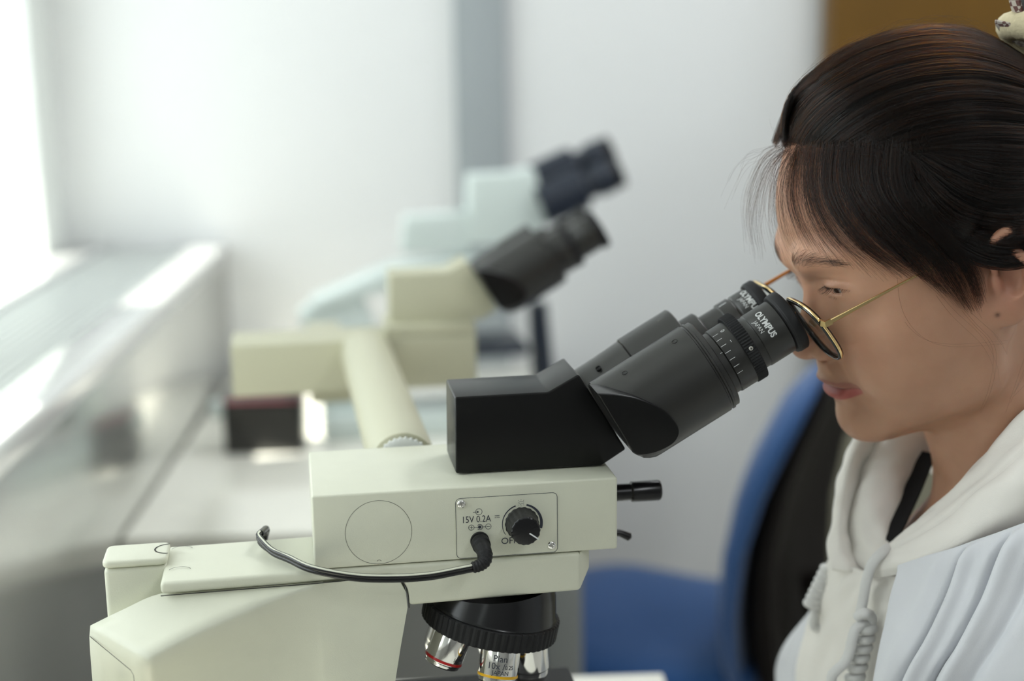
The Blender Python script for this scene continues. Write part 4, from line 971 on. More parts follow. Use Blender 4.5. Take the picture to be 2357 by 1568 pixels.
# ------------------------------------------------------------------ hair strands, brows and lashes
from mathutils.bvhtree import BVHTree
def bvh_of(pos, faces): return BVHTree.FromPolygons([V(p) for p in np.array(H(pos[:, 0], pos[:, 1], pos[:, 2])).T], faces.tolist())
BV_S = bvh_of(bpos, bf_); BV_H = bvh_of(smooth_pos(hpos, hf_, 3), hf_)
CAML = (CAMP-P0a); CAML = V(m2p(CAML@LXa, CAML@NYa, CAML[2]))
def drop(x, y, L, lift=0.0, hair=True, skin=True, lim=0.06):
    """where the line of sight through a photograph pixel meets the head (else the given depth L), lifted off it by lift metres"""
    q = V(at(x, y, L)); d = (q-CAML).normalized(); best = None
    for bv, use in ((BV_S, skin), (BV_H, hair)):
        if not use: continue
        h = bv.ray_cast(CAML, d)
        if h[0] is not None and (best is None or h[3] < best[1]): best = (h[0], h[3], h[1])
    if best is None or (best[0]-q).length > lim: return np.array(q)
    n = best[2]
    if n.dot(d) > 0: n = -n
    return np.array(best[0]+n*lift)
def hair_mat(name, mel, red, rough=0.28):
    m = bpy.data.materials.new(name); m.use_nodes = True; nt = m.node_tree
    for n in list(nt.nodes): nt.nodes.remove(n)
    o = nt.nodes.new('ShaderNodeOutputMaterial'); h = nt.nodes.new('ShaderNodeBsdfHairPrincipled'); h.parametrization = 'MELANIN'
    h.inputs['Melanin'].default_value = mel; h.inputs['Melanin Redness'].default_value = red; h.inputs['Roughness'].default_value = rough; h.inputs['Radial Roughness'].default_value = 0.35; h.inputs['IOR'].default_value = 1.42
    if 'Random Color' in h.inputs: h.inputs['Random Color'].default_value = 0.25
    nt.links.new(h.outputs[0], o.inputs[0]); return m
M['strand'] = hair_mat('black_brown_hair', 1.0, 0.35, 0.22)
M['strand_highlight'] = hair_mat('painted_highlight_hair', 0.88, 0.50)  # highlights on the swept hair painted as lighter strands
M['strand_fine'] = hair_mat('dark_brown_hair', 0.93, 0.60)
def strands(name, lines, r0, m, parent, r1=None):
    hc = bpy.data.hair_curves.new(name); hc.add_curves([len(l) for l in lines])
    P = np.concatenate(lines).astype(np.float32); hc.attributes['position'].data.foreach_set('vector', P.ravel())
    R = np.concatenate([np.linspace(r0, r0 if r1 is None else r1, len(l)) for l in lines]).astype(np.float32)
    a = hc.attributes.get('radius') or hc.attributes.new('radius', 'FLOAT', 'POINT'); a.data.foreach_set('value', R)
    hc.materials.append(m); o = bpy.data.objects.new(name, hc); COL.objects.link(o); o.parent = parent; return o
def resample(P, n):
    P = np.array(catmull(P, 8)); d = np.r_[0, np.cumsum(np.linalg.norm(np.diff(P, axis=0), axis=1))]; t = np.linspace(0, d[-1], n)
    return np.stack([np.interp(t, d, P[:, i]) for i in range(3)], 1)
NP_ = 14
def sheet(guides, counts, jit, lift, out, ends=0.0, trim=(0.0, 0.0), clump=0):
    """strands blended between neighbouring guide strands; jit = sideways scatter (m)"""
    G = [resample(g, NP_) for g in guides]
    for i in range(len(G)-1):
        n = counts[i] if isinstance(counts, (list, tuple)) else counts
        cl = RNG.random((max(clump, 1),)); 
        for k in range(n):
            w = RNG.random()
            if clump:
                c = cl[int(RNG.integers(0, clump))]; w = w*0.35+c*0.65
            s = G[i]*(1-w)+G[i+1]*w
            a, b = RNG.normal(0, 1, 3), RNG.normal(0, 1, 3); t = np.linspace(0, 1, NP_)[:, None]
            s = s+(a*(1-t)+b*t)*jit+np.array((0, -1, 0.5))*lift*RNG.random()
            wv = RNG.normal(0, 1, 3)*jit*0.7; s = s+np.sin(t*PI*RNG.uniform(1, 2.4)+RNG.uniform(0, 6))*wv
            e = 1.0-ends*RNG.random()**1.5; b0 = trim[0]*RNG.random(); idx = np.linspace(b0*(NP_-1), e*(NP_-1), NP_)
            s = np.stack([np.interp(idx, np.arange(NP_), s[:, q]) for q in range(3)], 1)
            out.append(s)
def guide(pts, lift, hair=True, skin=True):
    r = []
    for p in pts:
        if len(p) == 4: r.append(np.array(at(p[0], p[1], p[2])))       # free-hanging point at its own depth
        else: r.append(drop(p[0], p[1], p[2], lift*(0.25+0.75*min(1, len(r)/2.0)), hair, skin))
    return r
SW = [[(1806, 344, -4), (1797, 300, -6), (1803, 245, -6), (1838, 192, -4), (1950, 108, -2), (2100, 62, 0), (2250, 72, 0), (2380, 150, 0), (2450, 210, 0)],
      [(1810, 342, 4), (1817, 270, 4), (1872, 205, 8), (1990, 132, 14), (2130, 95, 20), (2270, 112, 22), (2390, 180, 22), (2455, 230, 18)],
      [(1825, 340, 12), (1852, 290, 16), (1922, 226, 25), (2040, 168, 32), (2180, 142, 40), (2300, 162, 42), (2400, 212, 40), (2460, 250, 30)],
      [(1870, 342, 26), (1912, 298, 32), (1992, 242, 42), (2110, 200, 52), (2240, 190, 58), (2340, 208, 58), (2420, 242, 54), (2465, 270, 45)],
      [(1930, 342, 40), (1982, 308, 46), (2072, 268, 56), (2190, 240, 66), (2310, 242, 70), (2430, 275, 64)],
      [(2000, 342, 54), (2062, 318, 60), (2162, 292, 68), (2280, 284, 76), (2440, 305, 74)],
      [(2080, 346, 66), (2152, 336, 70), (2250, 328, 76), (2340, 330, 80), (2445, 345, 80)],
      [(2130, 352, 72), (2222, 372, 76), (2310, 385, 80), (2440, 385, 82)],
      [(2100, 360, 70), (2160, 410, 73), (2222, 452, 76), (2310, 470, 80), (2445, 450, 84)],
      [(2080, 360, 68), (2120, 430, 71), (2180, 500, 74), (2270, 530, 79), (2357, 535, 84), (2445, 500, 86)],
      [(2040, 356, 62), (2070, 430, 66), (2130, 524, 70), (2210, 592, 76), (2290, 620, 84), (2370, 612, 90), (2450, 570, 90)]]
L1 = []; L1b = []
GS = [guide(g, 0.0014) for g in SW]
sheet(GS, 420, 0.0007, 0.0012, L1, 0.05, (0.12, 0))
sheet(GS, 330, 0.0005, 0.0020, L1, 0.05, (0.10, 0), 22)
sheet([guide(g, 0.0034) for g in SW], 150, 0.0009, 0.0016, L1b, 0.10, (0.05, 0), 7)
# hair rooted over the crown, swept the same way, so the mass is covered when seen from either side
GATHER = np.array((-186.0, 92.0, 0.0)); HC_ = np.array((-98.0, 43.0, 0.0))
def over(F, U, L, n=NP_, lift=1.0):
    p = np.array((F, U, L))-HC_; g = GATHER-HC_; rp, rg = np.linalg.norm(p), np.linalg.norm(g); pu, gu = p/rp, g/rg; om = math.acos(np.clip(pu@gu, -1, 1)); out = []
    for t in np.linspace(0, 1, n):
        d = (pu*math.sin((1-t)*om)+gu*math.sin(t*om))/max(math.sin(om), 1e-4); r = 1/np.sqrt((d[0]/103)**2+(d[1]/98)**2+(d[2]/83)**2)
        if d[0] > 0.1: r = max(r, rp*(1-t)+r*t)
        out.append(H(*(HC_+d*(r+lift))))
    return np.array(out)
FARROOT = [(-10, 96, -8), (-18, 93, -25), (-32, 88, -44), (-52, 80, -58), (-64, 60, -68), (-68, 36, -74), (-70, 14, -76), (-92, 10, -78), (-116, 18, -80), (-130, -20, -76), (-140, -60, -62)]
for k in range(1500):
    i = int(RNG.integers(0, len(FARROOT)-1)); w = RNG.random(); f = np.array(FARROOT[i])*(1-w)+np.array(FARROOT[i+1])*w+RNG.normal(0, 1.5, 3)
    s = over(*f, lift=RNG.uniform(0.3, 2.5)); L1.append(s+RNG.normal(0, 0.0006, 3))
for k in range(900):
    f = np.array((-134, -30, 74))*(1-(w := RNG.random()))+np.array((-142, -75, 50))*w+RNG.normal(0, 2.0, 3); L1.append(over(*f, lift=RNG.uniform(0.3, 2.5)))
strands('swept_back_hair', L1, 0.00008, M['strand'], hm, 0.00006)
L1c = []; sheet([guide(g, 0.0030) for g in SW], [50, 55, 50, 40, 25, 14, 8, 8, 8, 8], 0.0011, 0.0014, L1c, 0.35, (0.25, 0), 26)
strands('swept_back_hair', L1c, 0.00007, M['strand_highlight'], hm, 0.00004)
# short new growth along the hairline
LFz = []; HLN = guide([(1800, 340, -4), (1836, 346, 14), (1890, 346, 30), (1950, 343, 45), (2010, 342, 56), (2080, 345, 66), (2140, 352, 72)], 0.001); HLN = resample(HLN, 120)
for k in range(420):
    i = int(RNG.integers(0, 119)); b = HLN[i]+RNG.normal(0, 0.0022, 3); tn = HLN[i+1]-HLN[i]; tn /= np.linalg.norm(tn); o_ = np.array((-0.25, -1.0, 0.45)); ln = RNG.uniform(0.006, 0.020); d1 = tn*RNG.uniform(-0.6, 1.2)+o_*RNG.uniform(0.02, 0.35)+np.array((0, 0, RNG.uniform(-1.0, 0.7))); d1 /= np.linalg.norm(d1); d2 = d1+np.array((0.5, 0, -0.5))*RNG.uniform(0, 1); d2 /= np.linalg.norm(d2)
    LFz.append(np.array([b, b+d1*ln*0.5, b+d1*ln*0.5+d2*ln*0.5]))
strands('hairline_hair', LFz, 0.00004, M['strand_fine'], hm, 0.00002)
strands('swept_back_hair', L1b, 0.00007, M['strand_fine'], hm, 0.00005)
# fringe: fine strands from the hairline down over the brow and temple
FR = [[(1836, 330, 14), (1816, 400, 10), (1812, 460, 8), (1828, 520, 10), (1850, 575, 12)],
      [(1856, 328, 20), (1848, 410, 20), (1858, 480, 22), (1885, 548, 26), (1928, 606, 32)],
      [(1888, 326, 28), (1880, 420, 30), (1900, 490, 34), (1950, 562, 42), (2010, 606, 52), (2045, 640, 58)],
      [(1930, 326, 38), (1925, 420, 42), (1955, 490, 48), (2010, 560, 56), (2080, 612, 64), (2125, 640, 68)],
      [(1982, 326, 48), (1980, 420, 52), (2012, 482, 58), (2070, 552, 64), (2132, 605, 70), (2172, 662, 72), (2212, 712, 74)],
      [(2044, 328, 60), (2042, 420, 62), (2080, 490, 67), (2150, 560, 72), (2200, 620, 74), (2230, 680, 75), (2248, 720, 76)],
      [(2096, 330, 66), (2098, 420, 68), (2140, 490, 71), (2200, 560, 75), (2250, 620, 77), (2262, 680, 78)]]
L2 = []
G2 = [guide(g, 0.0028) for g in FR]
sheet(G2, [110, 170, 240, 330, 420, 420], 0.0014, 0.0025, L2, 0.65, (0.05, 0))
sheet(G2, [60, 100, 150, 240, 320, 300], 0.0008, 0.0030, L2, 0.40, (0.04, 0), 16)
# loose wisps in front of the forehead
WS = [[(1806, 340, -6, 1), (1764, 350, -10, 1), (1734, 385, -14, 1), (1712, 445, -16, 1), (1703, 525, -18, 1)],
      [(1808, 342, -3, 1), (1765, 372, -5, 1), (1737, 430, -8, 1), (1722, 500, -8, 1), (1737, 600, -8, 1)],
      [(1815, 345, 3, 1), (1781, 378, 2, 1), (1757, 440, 0, 1), (1746, 520, 0, 1), (1760, 600, 2, 1)],
      [(1820, 348, 8, 1), (1793, 398, 8, 1), (1786, 470, 8, 1), (1800, 550, 10, 1), (1822, 600, 14, 1)],
      [(1830, 348, 12, 1), (1806, 400, 13, 1), (1800, 470, 14, 1), (1818, 545, 16, 1), (1850, 605, 20, 1)]]
L3 = []
sheet([guide(g, 0.002) for g in WS], [26, 44, 48, 64], 0.0022, 0.001, L3, 0.5, (0, 0), 5)
sheet([guide(g, 0.002) for g in ([(1806, 335, -6), (1795, 330, -8, 1), (1760, 325, -10, 1), (1725, 310, -10, 1), (1712, 320, -10, 1)], [(1806, 345, -6), (1780, 340, -8, 1), (1740, 365, -8, 1), (1690, 400, -8, 1), (1655, 520, -6, 1)])], 8, 0.003, 0.001, L3, 0.3)
for pts in ([(1850, 560, 20), (1890, 610, 26), (1950, 700, 34, 1), (1995, 800, 44), (2004, 900, 46), (1995, 960, 44)],
            [(1930, 600, 34), (1970, 690, 40), (1998, 760, 46), (1990, 840, 44), (1975, 890, 38)],
            [(2040, 620, 58), (2060, 720, 60), (2110, 780, 66), (2180, 800, 70), (2300, 795, 72)],
            [(2150, 640, 70), (2230, 740, 74), (2280, 800, 72), (2270, 890, 66), (2240, 950, 60)],
            [(2180, 660, 72), (2250, 750, 74), (2300, 820, 70), (2290, 880, 66)],
            [(2100, 640, 68), (2160, 720, 72), (2240, 800, 72), (2270, 880, 68), (2250, 930, 64)],
            [(2357, 700, 80, 1), (2340, 800, 74), (2310, 880, 66), (2290, 960, 60)],
            [(2370, 720, 80, 1), (2350, 830, 72), (2320, 900, 66), (2270, 960, 60)]):
    g = guide(pts, 0.002); sheet([g, [np.array(q)+np.array((0.012, -0.001, 0.002)) for q in g]], 2, 0.0016, 0.0015, L3, 0.25)
# flyaways over the crown
for k in range(70):
    x = RNG.uniform(1800, 2300); yy = np.interp(x, [1796, 1830, 1880, 1950, 2050, 2150, 2250, 2357], [300, 195, 152, 106, 70, 56, 66, 130])
    x2 = x+RNG.uniform(60, 200); y2 = np.interp(x2, [1796, 1830, 1880, 1950, 2050, 2150, 2250, 2357, 2460], [300, 195, 152, 106, 70, 56, 66, 130, 210]); h = RNG.uniform(4, 26)
    L_ = RNG.uniform(-25, 20); L3.append(resample([at(x, yy+6, L_), at(x*.67+x2*.33, (yy*.67+y2*.33)-h, L_), at(x*.33+x2*.67, (yy*.33+y2*.67)-h, L_), at(x2, y2+4, L_)], NP_))
strands('fringe_hair', L2, 0.00005, M['strand_fine'], hm, 0.00003)
strands('loose_hair', L3, 0.000046, M['strand_fine'], hm, 0.000025)
# brows and lashes laid in the head's own frame on both sides
def on_face(U, L, lift=0.4):
    o = V(H(60, U, L)); d = (V(H(0, U, L))-o).normalized(); h = BV_S.ray_cast(o, d)
    return (np.array(h[0])+np.array(-d)*lift/1000) if h[0] is not None else np.array(H(0, U, L))
LB = []
for sg in (1, -1):
    for k in range(360):
        t = RNG.random(); L = 11+42*t; U = np.interp(t, [0, .3, .65, 1], [19.5, 22.5, 23.0, 18.5]); w = np.interp(t, [0, .12, .6, 1], [4.5, 6.0, 4.6, 1.6])
        u = U+RNG.normal(0, 1)*w*0.55; a = np.interp(t, [0, .3, 1], [1.2, 0.5, -0.15])+RNG.normal(0, .15); ln = RNG.uniform(4, 7.5)
        pts = [on_face(u+math.sin(a)*ln*q-0.5*q*q, (L+math.cos(a)*ln*q)*sg, 0.1+0.9*q*(1-q*0.6)) for q in (0, .35, .7, 1)]
        LB.append(np.array(pts))
strands('eyebrow_hair', LB, 0.000035, M['strand'], body, 0.000015)
LE = []
for sg in (1, -1):
    P = np.array(catmull([(-7.2, -0.8, 20), (-4.6, 0.1, 29), (-5.6, 0.6, 38), (-12.0, 0.8, 47), (-20.6, 0.5, 54)], 12))
    for k in range(75):
        t = RNG.random()*(len(P)-1)*0.84; i = min(int(t), len(P)-2); b = P[i]*(1-t+i)+P[i+1]*(t-i); f = (b[2]-20)/33
        ln = RNG.uniform(6.5, 9)*(0.75+0.3*math.sin(PI*min(max(f, 0), 1))); fan = (f-0.40)*7+RNG.normal(0, .5)
        pts = [b+np.array((ln*0.72*q, -ln*0.62*q+ln*0.30*q*q, fan*q)) for q in (0, .35, .7, 1)]
        LE.append(np.array([H(p[0], p[1], p[2]*sg) for p in pts]))
    P = np.array(catmull([(-9.6, -6.2, 21), (-7.1, -6.2, 29), (-8.3, -6.1, 38), (-14.0, -5.0, 47)], 10))
    for k in range(34):
        b = P[int(RNG.integers(0, len(P)))]+RNG.normal(0, .2, 3); ln = RNG.uniform(2, 3.5)
        LE.append(np.array([H(p[0], p[1], p[2]*sg) for p in [b+np.array((ln*.7*q, -ln*.7*q, RNG.normal(0, .3)*q)) for q in (0, .5, 1)]]))
strands('eyelash_hair', LE, 0.00006, M['strand'], body, 0.00002)

# checked hair tie at the back of the crown
def check_mat():
    m = mat('checked_cotton', (0.6, 0.55, 0.4), 0.9, sheen=0.2); nt = m.node_tree; tc = nt.nodes.new('ShaderNodeTexCoord'); ck = nt.nodes.new('ShaderNodeTexChecker')
    ck.inputs['Scale'].default_value = 260; ck.inputs['Color1'].default_value = (0.10, 0.035, 0.03, 1); ck.inputs['Color2'].default_value = (0.45, 0.40, 0.34, 1)
    nt.links.new(tc.outputs['Object'], ck.inputs['Vector']); nt.links.new(ck.outputs['Color'], nt.nodes['Principled BSDF'].inputs['Base Color']); return m
M['check'] = check_mat(); M['tie'] = mat('cream_ribbed_cotton', (0.60, 0.52, 0.34), 0.9, noise=(400, 0.15), bump=(500, 0.5, 0.001))
g0 = V(at(2374, 104, 0)); ax = (V(at(2430, 60, 0))-V(at(2340, 140, 0))).normalized()
a_, b_, c_ = frame(ax, (0, 1, 0)); 
pth = [g0 + b_*(0.019*math.cos(2*PI*k/28)) + c_*(0.019*math.sin(2*PI*k/28)) + a_*(0.002*math.sin(6*PI*k/28)) for k in range(28)]
tie = fin('hair_tie', tube(pth, [0.0085+0.0016*(k % 2) for k in range(28)], 14, closed=True), M['tie'], hm, ang=None)
def ribbon(P, w, name, m, parent, th=0.0008):
    q = [V(p) for p in catmull(P, 5)]; bm = tube(q, 1.0, closed=False, sec=[(-th, -w/2), (th, -w/2), (th, w/2), (-th, w/2)]); return fin(name, bm, m, parent, ang=50)
ribbon([at(2370, 110, -6), at(2330, 82, -2), at(2312, 62, 2), at(2309, 50, 4)], 0.012, 'tie_bow', M['check'], tie)
ribbon([at(2365, 70, 2), at(2348, 40, 4), at(2338, 10, 6), at(2331, -20, 6)], 0.009, 'tie_bow', M['check'], tie)
strb = lathe([(0.001, 0.0005), (0.008, 0.022), (0.022, 0.031), (0.040, 0.031), (0.048, 0.027), (0.054, 0.020), (0.058, 0.011), (0.060, 0.001)], g0+ax*0.0, ax, seg=64, cap=(False, False))
fin('hair_bun', strb, M['hair_base'], hm, ang=None)

# ------------------------------------------------------------------ glasses
gl = empty('eyeglasses', tuple(mw(*h2m(14, -24, 0))), A0, 'gold and black rimmed eyeglasses worn low on the nose', 'glasses')
go = np.array(h2m(14, -24, 0))
def G_(p): return V((p[0]-go[0], p[1]-go[1], p[2]-go[2]))
M['gold'] = mat('polished_gold', (0.92, 0.68, 0.33), 0.12, metal=1.0); M['rim_black'] = mat('black_enamel_rim', (0.008, 0.008, 0.008), 0.15, spec=0.6)
M['tip'] = mat('amber_acetate', (0.55, 0.22, 0.05), 0.2)
def lens_mat():
    m = bpy.data.materials.new('spectacle_lens'); m.use_nodes = True; nt = m.node_tree
    for n in list(nt.nodes): nt.nodes.remove(n)
    o = nt.nodes.new('ShaderNodeOutputMaterial'); t = nt.nodes.new('ShaderNodeBsdfTransparent'); g = nt.nodes.new('ShaderNodeBsdfGlossy')
    g.inputs['Roughness'].default_value = 0.03; t.inputs[0].default_value = (0.90, 0.92, 0.88, 1); mx = nt.nodes.new('ShaderNodeMixShader'); mx.inputs[0].default_value = 0.12
    nt.links.new(t.outputs[0], mx.inputs[1]); nt.links.new(g.outputs[0], mx.inputs[2]); nt.links.new(mx.outputs[0], o.inputs[0]); return m
M['lens'] = lens_mat()
GT = math.radians(37.0)                                    # lens plane: leans like the view down the eyepieces
gup = V((-math.sin(GT), 0, math.cos(GT))); gfw = V((-math.cos(GT), 0, -math.sin(GT))); glt = V((0, -1, 0))
lcx = GLC = None
def lens_outline(sg, k, n=64, inset=0.0):
    a = 2*PI*k/n; c, s = math.cos(a), math.sin(a); e = 2/2.7
    x = math.copysign(abs(c)**e, c)*(0.0262-inset); y = math.copysign(abs(s)**e, s)*(0.0238-inset)
    x += 0.0016*(y/0.024)*(1 if x > 0 else -0.4)
    return x*sg, y
def mloc(px, py, L):
    p = at(px, py, L); return V((p[0]+PX0, p[1]+PY0, p[2]-P0.z))
lc_near = mloc(1874, 757, 35.5)
def lens_pt(sg, x, y, d=0.0):
    c = V((lc_near.x, 0.052-sg*(0.052-lc_near.y), lc_near.z)); wrap = 0.0022*((abs(x*sg+0.0)/0.026)**2)*0.5
    return G_(c+glt*x+gup*y+gfw*(d-wrap))
for sg in (1, -1):
    pr = [lens_pt(sg, *lens_outline(sg, k)) for k in range(64)]
    rim = fin('rim', tube(pr, 1.0, closed=True, sec=[(0.0021*math.cos(2*PI*k/12), 0.0012*math.sin(2*PI*k/12)) for k in range(12)]), M['rim_black'], gl, ang=None)
    pr = [lens_pt(sg, *lens_outline(sg, k, inset=-0.0009), 0.0) for k in range(64)]
    fin('gold_band', tube(pr, 1.0, closed=True, sec=[(0.0010*math.cos(2*PI*k/10), 0.0008*math.sin(2*PI*k/10)) for k in range(10)]), M['gold'], rim, ang=None)
    bm = bmesh.new(); cv = bm.verts.new(lens_pt(sg, 0, 0, 0.0012)); rings = []
    for f, dd in ((0.5, 0.0009), (0.98, 0.0)):
        rings.append([bm.verts.new(lens_pt(sg, *[f*q for q in lens_outline(sg, k)], dd)) for k in range(64)])
    for k in range(64):
        bm.faces.new((cv, rings[0][k], rings[0][(k+1) % 64])); bm.faces.new((rings[0][k], rings[1][k], rings[1][(k+1) % 64], rings[0][(k+1) % 64]))
    fin('lens', bm, M['lens'], gl, ang=None)
    hx, hy = lens_outline(sg, 4); hx *= 1.02
    h0 = lens_pt(sg, hx, hy, 0.0); h1 = h0+V((0.004, -0.0045*sg, 0.0008)); 
    he = V(mloc(2170, 602, 73)); he = G_(V((he.x, 0.052-sg*(0.052-he.y), he.z)))
    if sg > 0: h1 = G_(mloc(1900, 747, 68.0))
    else: h1 = G_(V((mloc(1900, 747, 68.0).x, 0.052+0.068, mloc(1900, 747, 68.0).z)))
    inn = V((0, 0.010*sg, 0))
    tm = catmull([h1, h1*0.66+he*0.34, h1*0.33+he*0.67, he, he+(he-h1)*0.20+inn+V((0, 0, -0.002)), he+(he-h1)*0.36+inn*1.2+V((0, 0, -0.016))], 6)
    nt_ = len(tm); tmp = fin('temple', tube(tm, [1.0-0.55*min(1, i/(nt_*0.4)) for i in range(nt_)], sec=[(0.0017, 0.0003), (0.0012, 0.0009), (-0.0012, 0.0009), (-0.0017, 0.0003), (-0.0017, -0.0003), (-0.0012, -0.0009), (0.0012, -0.0009), (0.0017, -0.0003)]), M['gold'] if sg > 0 else M['tip'], gl, ang=40)
    fin('hinge', tube([h0, h0*0.5+h1*0.5+V((-0.001, -0.001*sg, 0)), h1, h1+(he-h1)*0.05], 1.0, sec=[(0.0019, 0.0010), (-0.0019, 0.0010), (-0.0019, -0.0010), (0.0019, -0.0010)]), M['gold'], tmp, ang=40)
    n0 = lens_pt(sg, -0.0235*sg, -0.002, -0.001); n1 = G_(V(h2m(3 if 1 else 0, -27, 10.5*sg)))
    fin('nose_pad', lathe(soft([(-0.0008, 0.003), (0.0008, 0.003)], 0.0006), n1*0.75+n0*0.25, (-0.3, -sg*0.9, 0.2), seg=20), M['lens'], gl)
b0, b1 = lens_pt(1, -0.0250, 0.0075), lens_pt(-1, 0.0250, 0.0075)
fin('bridge', tube(catmull([b0, b0*0.6+b1*0.4+gup*0.0035+gfw*0.002, b0*0.4+b1*0.6+gup*0.0035+gfw*0.002, b1], 6), 0.0012, 10), M['gold'], gl)

# ------------------------------------------------------------------ clothes
def cloth_mat(name, col, weave=2600, sheen=0.25):
    m = mat(name, col, 0.9, spec=0.15, sheen=sheen, noise=(40, 0.03)); nt = m.node_tree; b = nt.nodes['Principled BSDF']; tc = nt.nodes.new('ShaderNodeTexCoord')
    w = nt.nodes.new('ShaderNodeTexNoise'); w.inputs['Scale'].default_value = weave; w.inputs['Detail'].default_value = 3
    bp = nt.nodes.new('ShaderNodeBump'); bp.inputs['Strength'].default_value = 0.35; bp.inputs['Distance'].default_value = 0.0006
    nt.links.new(tc.outputs['Object'], w.inputs['Vector']); nt.links.new(w.outputs['Fac'], bp.inputs['Height']); nt.links.new(bp.outputs['Normal'], b.inputs['Normal']); return m
M['fleece'] = cloth_mat('white_fleece', (0.83, 0.80, 0.75)); M['coat'] = cloth_mat('white_twill', (0.71, 0.72, 0.755), 3600, 0.1); M['cord'] = cloth_mat('white_cotton_cord', (0.72, 0.715, 0.70), 5000, 0.3); M['under'] = mat('black_cotton', (0.008, 0.008, 0.009), 0.9)
def patch(name, rows, m, parent, nu=10, nv=10, th=0.003, wrinkle=0.0, lift=0.0, seed=1, fold=None):
    """cloth panel from rows of (pixel x, pixel y, depth L): a smooth surface through the points, given thickness"""
    P = [[at(*p) for p in r] for r in rows]; A = [np.array(catmull(r, nu)) for r in P]; n = len(A[0])
    cols = [np.array(catmull([A[j][i] for j in range(len(A))], nv)) for i in range(n)]; Gd = np.stack(cols, 1); k = Gd.shape[0]
    if wrinkle or fold:
        du = np.gradient(Gd, axis=1); dv = np.gradient(Gd, axis=0); N = np.cross(du, dv); N /= np.linalg.norm(N, axis=2, keepdims=True)+1e-9
        tow = (np.array(CAML)-Gd); N *= np.sign((N*tow).sum(2, keepdims=True))
        u, v = np.meshgrid(np.linspace(0, 1, n), np.linspace(0, 1, k)); h = np.zeros_like(u); rg = np.random.default_rng(seed)
        if wrinkle:
            for q in range(7):
                a, b, ph = rg.uniform(1, 9), rg.uniform(-6, 6), rg.uniform(0, 6.28); h += np.sin(6.28*(a*u+b*v)*0.7+ph+1.3*np.sin(4*v+q))*wrinkle/(1.5+q*0.5)
        if fold: h += fold(u, v)
        Gd = Gd+N*h[:, :, None]
    vs = Gd.reshape(-1, 3); fs = [(j*n+i, j*n+i+1, (j+1)*n+i+1, (j+1)*n+i) for j in range(k-1) for i in range(n-1)]
    o = raw(name, vs, fs, m, parent); md = o.modifiers.new('thickness', 'SOLIDIFY'); md.thickness = th; md.offset = 0; return o
# hoodie: near half of the hood band, rows from the inner lining over the rim to the seam and down
hood_rows = [
 [(2052, 1330, 2), (2100, 1290, 16), (2170, 1235, 30), (2250, 1150, 42), (2320, 1070, 50), (2400, 990, 54), (2520, 930, 50), (2700, 900, 30)],
 [(2040, 1272, 6), (2098, 1222, 22), (2170, 1158, 38), (2246, 1080, 52), (2308, 1008, 60), (2380, 935, 64), (2520, 860, 60), (2720, 830, 34)],
 [(2036, 1268, 14), (2100, 1232, 32), (2178, 1176, 50), (2256, 1104, 66), (2325, 1036, 74), (2410, 965, 80), (2560, 890, 78), (2790, 850, 46)],
 [(2022, 1290, 20), (2096, 1262, 46), (2188, 1212, 70), (2280, 1140, 88), (2360, 1076, 98), (2460, 1010, 102), (2620, 940, 100), (2860, 900, 60)],
 [(2006, 1312, 22), (2090, 1296, 50), (2190, 1250, 76), (2294, 1190, 94), (2380, 1140, 104), (2500, 1080, 108), (2680, 1010, 106), (2900, 960, 64)],
 [(2000, 1330, 18), (2080, 1318, 44), (2186, 1276, 68), (2290, 1232, 84), (2380, 1200, 94), (2520, 1150, 98), (2700, 1080, 96), (2920, 1020, 60)]]
hood = patch('hood', hood_rows, M['fleece'], person, 8, 8, 0.004, 0.0007, seed=3, fold=lambda u, v: -0.0013*np.exp(-((v-0.50)/0.018)**2)+0.0008*np.exp(-((v-0.46)/0.02)**2))
P = [at(*p) for p in ((2040, 1268, 18), (2100, 1240, 38), (2182, 1190, 58), (2262, 1120, 74), (2335, 1050, 84), (2420, 985, 90))]
far_rows = [
 [(1972, 1000, -46), (1946, 1060, -52), (1928, 1130, -50), (1918, 1210, -44), (1908, 1265, -36), (1915, 1310, -22)],
 [(1990, 1000, -40), (1960, 1060, -42), (1944, 1130, -38), (1934, 1200, -32), (1936, 1262, -24), (1958, 1318, -10)],
 [(2022, 1000, -52), (1992, 1062, -52), (1972, 1130, -48), (1956, 1200, -40), (1960, 1262, -30), (1986, 1318, -12)],
 [(2052, 1000, -44), (2024, 1050, -40), (1994, 1110, -36), (1982, 1180, -26), (1990, 1250, -16), (2006, 1300, -2)],
 [(2100, 990, -44), (2068, 1050, -38), (2040, 1110, -30), (2022, 1180, -20), (2024, 1245, -8), (2030, 1282, 4)],
 [(2150, 985, -54), (2112, 1052, -46), (2080, 1120, -36), (2058, 1190, -22), (2046, 1240, -8), (2042, 1268, 4)],
 [(2165, 1010, -66), (2130, 1075, -56), (2100, 1140, -44), (2075, 1210, -28), (2060, 1262, -14), (2052, 1290, -2)]]
fh = patch('hood', far_rows, M['fleece'], person, 8, 6, 0.004, 0.0006, seed=5)
q = catmull([at(2540, 985, 92), m2p(0.575, -0.040, -0.030), m2p(0.620, 0.010, -0.035), m2p(0.630, 0.070, -0.035), m2p(0.590, 0.122, -0.030), m2p(0.520, 0.135, -0.030), at(2168, 1040, -74)], 6)
fin('hood', tube(q, [0.026+0.014*math.sin(PI*i/(len(q)-1)) for i in range(len(q))], 20), M['fleece'], person, ang=None)
